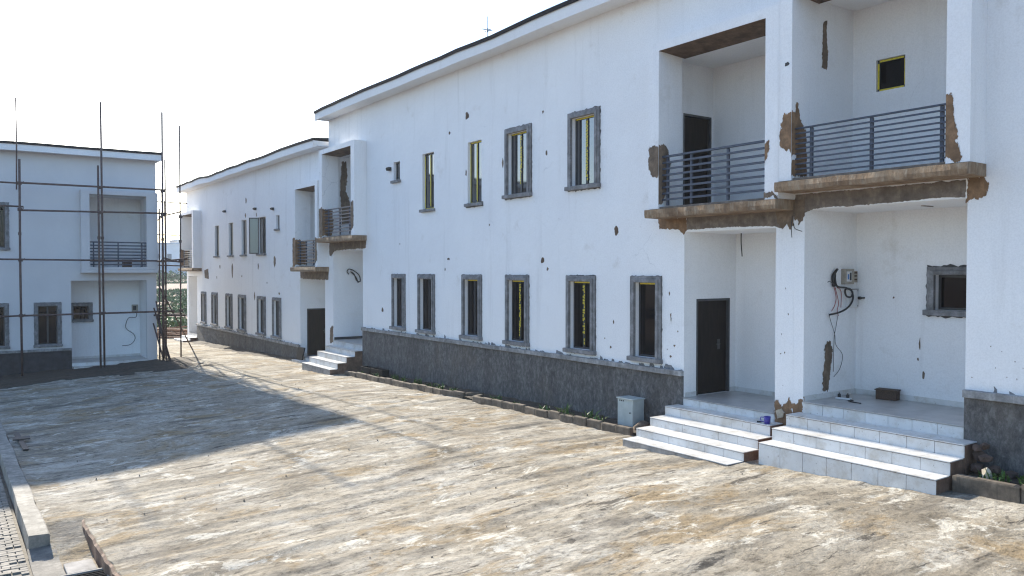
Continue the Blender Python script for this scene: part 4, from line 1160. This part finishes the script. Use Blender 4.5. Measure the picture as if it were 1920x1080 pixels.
cable('cable', 'thin straight wire hanging from the meter wires down the porch wall', [(13.72, 8.72, 2.76), (13.66, 8.72, 2.55), (13.6, 8.72, 2.3), (13.6, 8.73, 1.7)], .005)
o = MB().box(14.24, 8.565, 3.06, 14.36, 8.60, 3.09).tube([(14.24, 8.58, 3.075), (14.18, 8.58, 3.075)], .03).build('wall_hook', 'black'); tag(o, 'black bolt sticking out of the porch back wall beside the white box', 'bolt')
cable('cable', 'short black wire hanging from the ceiling of the entrance with the dark door', [(14.0, 11.2, 4.41), (14.0, 11.2, 4.2), (14.01, 11.18, 3.9)], .012)
o = MB().tube([(13.7, 9.75, 4.41), (13.7, 9.75, 4.33)], [.03, .05], 10).build('lamp_holder', 'black'); tag(o, 'small black lamp holder on the ceiling of the entrance with the dark door', 'lamp holder')
o = MB().box(13.5, 7.0, 4.685, 13.8, 7.06, 4.701).build('ceiling_plate', 'conc'); tag(o, 'small grey plate on the ceiling of the right porch', 'ceiling plate')
for i, pts in enumerate([[(12.66, 8.98, 4.6), (12.62, 8.97, 4.4), (12.58, 8.93, 4.2)], [(12.66, 8.95, 4.45), (12.6, 8.88, 4.36), (12.55, 8.7, 4.3)]]):
    cable('rebar_wire', ['thin steel wire hanging down at the pillar between the two entrances', 'thin steel wire sticking out sideways at the pillar between the two entrances'][i], pts, .007)
cable('cable_coil', 'coil of black cable hanging on the far entrance wall of the middle block', [(13.35, 30.22, 3.45), (13.25, 30.15, 3.55), (13.3, 30.1, 3.65), (13.5, 30.1, 3.6), (13.75, 30.1, 3.4), (13.8, 30.12, 3.15), (13.65, 30.14, 3.2), (13.55, 30.14, 3.45), (13.4, 30.15, 3.55), (13.6, 30.12, 3.35), (13.72, 30.12, 3.1)], .022)
lm = thing('electric_meter', 'small dark meter on the porch wall of the left block behind the scaffold', 'electric meter', (7.30, 41.16, 1.65))
MB().box(-.1, -.1, 0, .16, 0, .34).build('meter_case', 'meter', lm, .01)
MB().box(-.06, -.115, .08, .08, -.10, .28).build('meter_face', 'black', lm)
cable('cable', 'black cable curling below the meter on the left block', [(7.4, 41.05, 1.62), (7.35, 41.0, 1.4), (7.05, 41.0, 1.38), (6.92, 41.0, 1.1), (6.95, 41.0, .85), (7.25, 41.0, .6), (7.3, 41.0, .35), (7.1, 41.0, .12), (6.75, 41.0, .08)], .014)
cb = thing('carton', 'small brown carton standing behind the balcony railing of the left block', 'carton', (6.75, 39.55, 3.71))
MB().box(-.18, -.15, 0, .18, .15, .36).build('carton_body', 'wood', cb, .006)
MB().box(-.19, -.16, .362, .19, .16, .38).build('carton_flap', 'wood', cb)
for i, (y_, l_) in enumerate([(26.1, .36), (25.25, .42)]):
    t = thing('plastic_trough', ['black plastic trough in the strip nearest the far steps', 'second black plastic trough from the far steps, in the same strip'][i], 'trough', (12.3, y_, g(12, y_) + .07))
    m = MB(); L2, W2, H2 = l_, .14, .24
    m.box(-W2, -L2, 0, W2, L2, .02).box(-W2, -L2, .02, -W2 + .015, L2, H2).box(W2 - .015, -L2, .02, W2, L2, H2).box(-W2 + .015, -L2, .02, W2 - .015, -L2 + .015, H2).box(-W2 + .015, L2 - .015, .02, W2 - .015, L2, H2)
    m.build('trough_body', 'black', t, .006)
    MB().box(-W2 - .015, -L2 - .015, H2, -W2 + .015, L2 + .015, H2 + .02).box(W2 - .015, -L2 - .015, H2, W2 + .015, L2 + .015, H2 + .02).box(-W2 + .015, -L2 - .015, H2, W2 - .015, -L2 + .015, H2 + .02).box(-W2 + .015, L2 - .015, H2, W2 - .015, L2 + .015, H2 + .02).build('rim', 'black', t)
o = MB().box(-.04, -.28, 0, .03, .28, .62).build('leaning_slab', 'black', None, .01); o.location = (12.50, 33.55, g(12, 33.3)); o.rotation_euler = (0, .22, .1)
tag(o, 'dark slab leaning on the wall beside the far entrance door', 'slab')
cr = thing('timber_cross', 'two dark boards lying crossed on the shaded gutter at the left edge', 'boards', (1.42, 21.9, g(1.7, 21.9) + .02))
for (c_, s_, r_) in (((0, 0, .02), (.11, 2.3, .03), .02), ((0.02, .15, .052), (.36, .3, .03), -.05)):
    piece('board', 'black', cr, c_, s_, (0, 0, r_))
def soil_z(X, Y):
    base = np.interp(Y, GY, GZ) - 0.05 * np.maximum(0, 9.0 - np.maximum(X, 1.7))
    e = np.minimum(np.minimum(Y - 35.6 - 1.2 * vnoise(X * .5, X * 0, 81) - .5 * vnoise(X * 1.7, X * 0 + 5, 82), 9.4 - X + 1.5 * vnoise(Y * .6, Y * 0, 83)), X + 4) 
    return base + np.clip(e * .05, -.06, .05) + .05 * vnoise(X * 2, Y * 2, 84) + .03 * vnoise(X * 6, Y * 6, 85)
structure(grid('soil_strip', 'soil', np.arange(-4, 10.2, .15), np.arange(34.6, 39.6, .12), soil_z))
# ------------------------------------------------------------------ scaffold
SC = thing('scaffold', 'rusty tube scaffold standing in front of the left block and round its corner', 'scaffold', (5.5, 38.4, -.7))
ox, oy, oz = 5.5, 38.4, -.7
def sp_(name, pts, r=.032):
    return MB().tube([(p[0] - ox, p[1] - oy, p[2] - oz) for p in pts], r, 7).build(name, 'scaf', SC, smooth=True)
for (x, y, z0, z1, r) in [(2.55, 38.4, -.95, 8.15, .045), (2.48, 38.42, 6.9, 10.65, .028), (5.45, 38.35, -.85, 8.1, .042), (5.60, 38.45, -.85, 10.85, .042), (-.6, 38.4, -1.0, 8.3, .04), (-3.4, 38.4, -1.0, 10, .04),
                          (8.05, 38.5, -.75, 10.7, .042), (7.98, 38.3, -.75, 7.6, .032), (8.12, 38.9, -.7, 7.0, .03), (8.98, 39.3, -.7, 10.3, .034), (7.92, 38.65, -.75, 6.4, .036), (8.22, 38.75, -.75, 8.6, .036), (8.3, 39.6, -.75, 5.6, .034), (8.45, 40.5, -.75, 7.4, .032), (8.35, 41.6, -.75, 8.0, .034), (8.55, 44.0, -.8, 6.8, .03), (9.4, 44.4, -.8, 7.2, .028)]:
    sp_('pole', [(x + rng.uniform(-.03, .03), y, z0), (x, y, (z0 + z1) / 2), (x + rng.uniform(-.03, .03), y, z1)], r)
for (x0, x1, y, za, zb_, r) in [(2.5, 8.15, 38.33, 7.18, 7.20, .042), (-4, 2.6, 38.36, 7.22, 7.16, .036), (2.5, 8.2, 38.33, 6.06, 6.16, .040), (-4, 2.7, 38.5, 6.3, 6.22, .036), (-4, 8.6, 38.33, 4.08, 4.02, .036), (-4, 2.6, 38.34, 1.66, 1.74, .036), (2.5, 8.5, 38.33, 1.74, 1.76, .040),
                                (7.9, 9.2, 38.95, 4.0, 4.15, .034), (7.9, 9.3, 39.35, 3.85, 3.8, .028), (7.8, 9.2, 39.3, 1.55, 1.5, .040), (7.9, 9.3, 39.3, 6.75, 6.72, .024), (7.7, 9.0, 39.2, 5.25, 5.2, .022)]:
    sp_('ledger', [(x0, y, za), (x1, y, zb_)], r)
for pts in [[(8.1, 38.2, 6.1), (9.05, 44.4, 6.2)], [(8.05, 38.2, 4.05), (9.0, 44.5, 4.1)], [(8.0, 38.3, 1.9), (8.6, 44.2, 1.7)], [(8.98, 38.8, 4.0), (9.3, 44.5, 4.1)], [(8.0, 38.0, 4.15), (9.1, 40.2, 4.0)], [(7.9, 38.2, 1.6), (9.3, 41.0, 1.5)], [(7.9, 38.4, 6.0), (9.1, 39.6, 6.35)]]:
    sp_('transom', pts, .034)
for pts in [[(7.95, 38.9, 2.9), (11.0, 45.5, -.75)], [(11.0, 45.5, -.75), (9.2, 40.6, -.62)], [(7.75, 39.0, 1.9), (8.25, 38.0, -.72)], [(7.85, 39.0, 2.2), (8.12, 38.0, -.72)], [(7.9, 39.1, 1.6), (8.35, 38.3, -.7)], [(7.72, 39.0, 1.2), (8.05, 38.2, -.7)]]:
    sp_('brace', pts, .034)
for (x, y) in [(2.55, 38.37), (5.52, 38.36), (8.03, 38.4), (8.98, 39.3)]:
    for z in (1.75, 4.03, 6.1, 7.17):
        if x > 8.5 and z > 7: continue
        MB().box(x - .07 - ox, y - .06 - oy, z - .07 - oz, x + .09 - ox, y + .06 - oy, z + .06 - oz).tube([(x + .10 - ox, y - .05 - oy, z + .0 - oz), (x + .15 - ox, y - .05 - oy, z + .07 - oz)], .02).build('coupler', 'scaf', SC, .015)
for (x, y, z) in [(2.55, 38.4, 5.1), (5.45, 38.35, 5.0), (5.6, 38.45, 5.0), (8.05, 38.5, 5.0), (8.12, 38.9, 5.0), (8.98, 39.3, 4.95)]:
    MB().tube([(x - ox, y - oy, z - .06 - oz), (x - ox, y - oy, z + .06 - oz)], .062, 8).build('coupler', 'scaf', SC)
# ------------------------------------------------------------------ lightning rod on the middle roof
an = thing('lightning_rod', 'thin lightning rod standing on the roof of the middle block', 'lightning rod', (16.0, 24.06, 10.1))
MB().tube([(0, 0, 0), (0, 0, 2.6)], .013, 6).build('mast', 'steel', an)
MB().tube([(-.22, 0, 2.12), (.22, 0, 2.12)], .016, 6).tube([(0, -.22, 2.1), (0, .22, 2.1)], .016, 6).tube([(0, 0, 2.05), (0, 0, 2.17)], .04, 8).build('cross_arm', 'steel', an)

# ------------------------------------------------------------------ beyond the houses
tp = thing('timber_pile', 'heap of reddish weathered poles on the ground beyond the scaffold', 'timber pile', (12.2, 57.5, -.95))
rt = random.Random(12)
for k in range(34):
    a = math.radians(-35 + rt.gauss(0, 9)); l = rt.uniform(3.0, 5.5); c = Vector((rt.uniform(-1.6, 1.6), rt.uniform(-1.4, 1.4), rt.uniform(.05, .75) * (1 - abs(k - 17) / 40)))
    piece('timber', 'timber', tp, c, (l, rt.uniform(.08, .14), rt.uniform(.06, .10)), (rt.gauss(0, .05), rt.gauss(0, .05), a))
SHR = MB()
def shrub(x, y, z, s, seed, n=150):
    r = random.Random(seed)
    for k in range(n):
        d = Vector((r.gauss(0, 1), r.gauss(0, 1), abs(r.gauss(0, .8)))).normalized() * (r.uniform(.2, 1.0) ** .5)
        c = Vector((x + d.x * s, y + d.y * s, z + d.z * s * .75)); e = Vector((r.gauss(0, 1), r.gauss(0, 1), r.gauss(0, .6))).normalized() * s * r.uniform(.08, .16)
        t = e.cross(Vector((r.gauss(0, 1), r.gauss(0, 1), r.gauss(0, 1)))).normalized() * s * .08
        SHR.add([c - e, c + t, c + e, c - t], [(0, 1, 2, 3)])
rs = random.Random(21)
def ez(x, y): return float(earth_z(np.array([float(x)]), np.array([float(y)]))[0])
for k in range(46):
    y_ = rs.choice([rs.uniform(66, 72), rs.uniform(84, 125), rs.uniform(84, 125), rs.uniform(160, 182)])
    x_ = y_ * rs.uniform(.185, .255)
    if y_ < 80 and x_ < 13: x_ += 2
    shrub(x_, y_, ez(x_, y_) - .1, rs.uniform(.8, 1.7) * (1.5 if y_ > 150 else 1), 400 + k)
so = SHR.build('field_shrubs', 'leaf2'); so['kind'] = 'stuff'; so['label'] = 'low green scrub covering the open field beyond the scaffold'
gm = MB()
for k in range(9000):
    y_ = rs.uniform(63, 185); x_ = y_ * rs.uniform(.16, .29)
    if 74 < y_ < 83 or vnoise(np.array([x_ * .15]), np.array([y_ * .15]), 61)[0] < -.12: continue
    z_ = ez(x_, y_); a = rs.uniform(0, 3.14); w = rs.uniform(.12, .3); h = rs.uniform(.15, .45)
    gm.add([(x_ - w * math.cos(a), y_ - w * math.sin(a), z_ - .05), (x_ + w * math.cos(a), y_ + w * math.sin(a), z_ - .05), (x_ + rs.uniform(-.2, .2), y_ + rs.uniform(-.2, .2), z_ + h)], [(0, 1, 2)])
go = gm.build('field_grass', 'leaf2'); go['kind'] = 'stuff'; go['label'] = 'rough green grass over the open field behind the houses'
bw = thing('boundary_wall', 'long pale grey boundary wall across the far end of the field', 'wall', (40, 190, 2))
MB().box(-60, 0, -1, 60, .3, 3.9).build('wall_panel', 'farw', bw)
MB().box(-60, -.1, 3.9, 60, .4, 4.1).build('coping', 'farw', bw)
for k in range(31): piece('pier', 'farw', bw, (-60 + k * 4, -.06, 1.45), (.45, .35, 4.95))
def far_house(x, y, w, d, h, label, rows, colsn):
    z = 2.4
    root = thing('distant_house', label, 'building', (x, y, z), 0, 'pale houses beyond the boundary wall')
    MB().box(-w / 2, 0, -2, w / 2, d, h).build('wall', 'far', root)
    MB().box(-w / 2 - .4, -.4, h, w / 2 + .4, d + .4, h + .35).build('roof', 'farw', root)
    for i in range(rows):
        for j in range(colsn):
            piece('window', 'farwin', root, (-w / 2 + (j + .5) * w / colsn, -.03, 1.8 + i * 3.1), (1.1, .12, 1.3))
far_house(47, 225, 13, 9, 8.2, 'pale two-storey house beyond the boundary wall, seen just beside the scaffold', 2, 4)
far_house(60, 240, 12, 9, 9.6, 'pale distant house right of the other one beyond the boundary wall', 3, 4)
far_house(33, 240, 12, 9, 6.5, 'low pale distant house hidden partly by the left block', 2, 4)

# ------------------------------------------------------------------ air
mh = bpy.data.materials.new('thin_haze'); mh.use_nodes = True
nt = mh.node_tree; nt.nodes.remove(nt.nodes['Principled BSDF'])
pv = N(nt, 'VolumePrincipled')
pv.inputs['Color'].default_value = (0.88, 0.93, 1.0, 1)
pv.inputs['Density'].default_value = 0.00045
pv.inputs['Anisotropy'].default_value = 0.2
L(nt, pv.outputs[0], nt.nodes['Material Output'].inputs['Volume'])
MAT['haze'] = mh
hz = MB().box(-1520, -1520, -3.4, 1520, 1520, 16.5).build('haze', 'haze'); hz['kind'] = 'stuff'
hz['label'] = 'thin pale haze that fades the far field and houses'
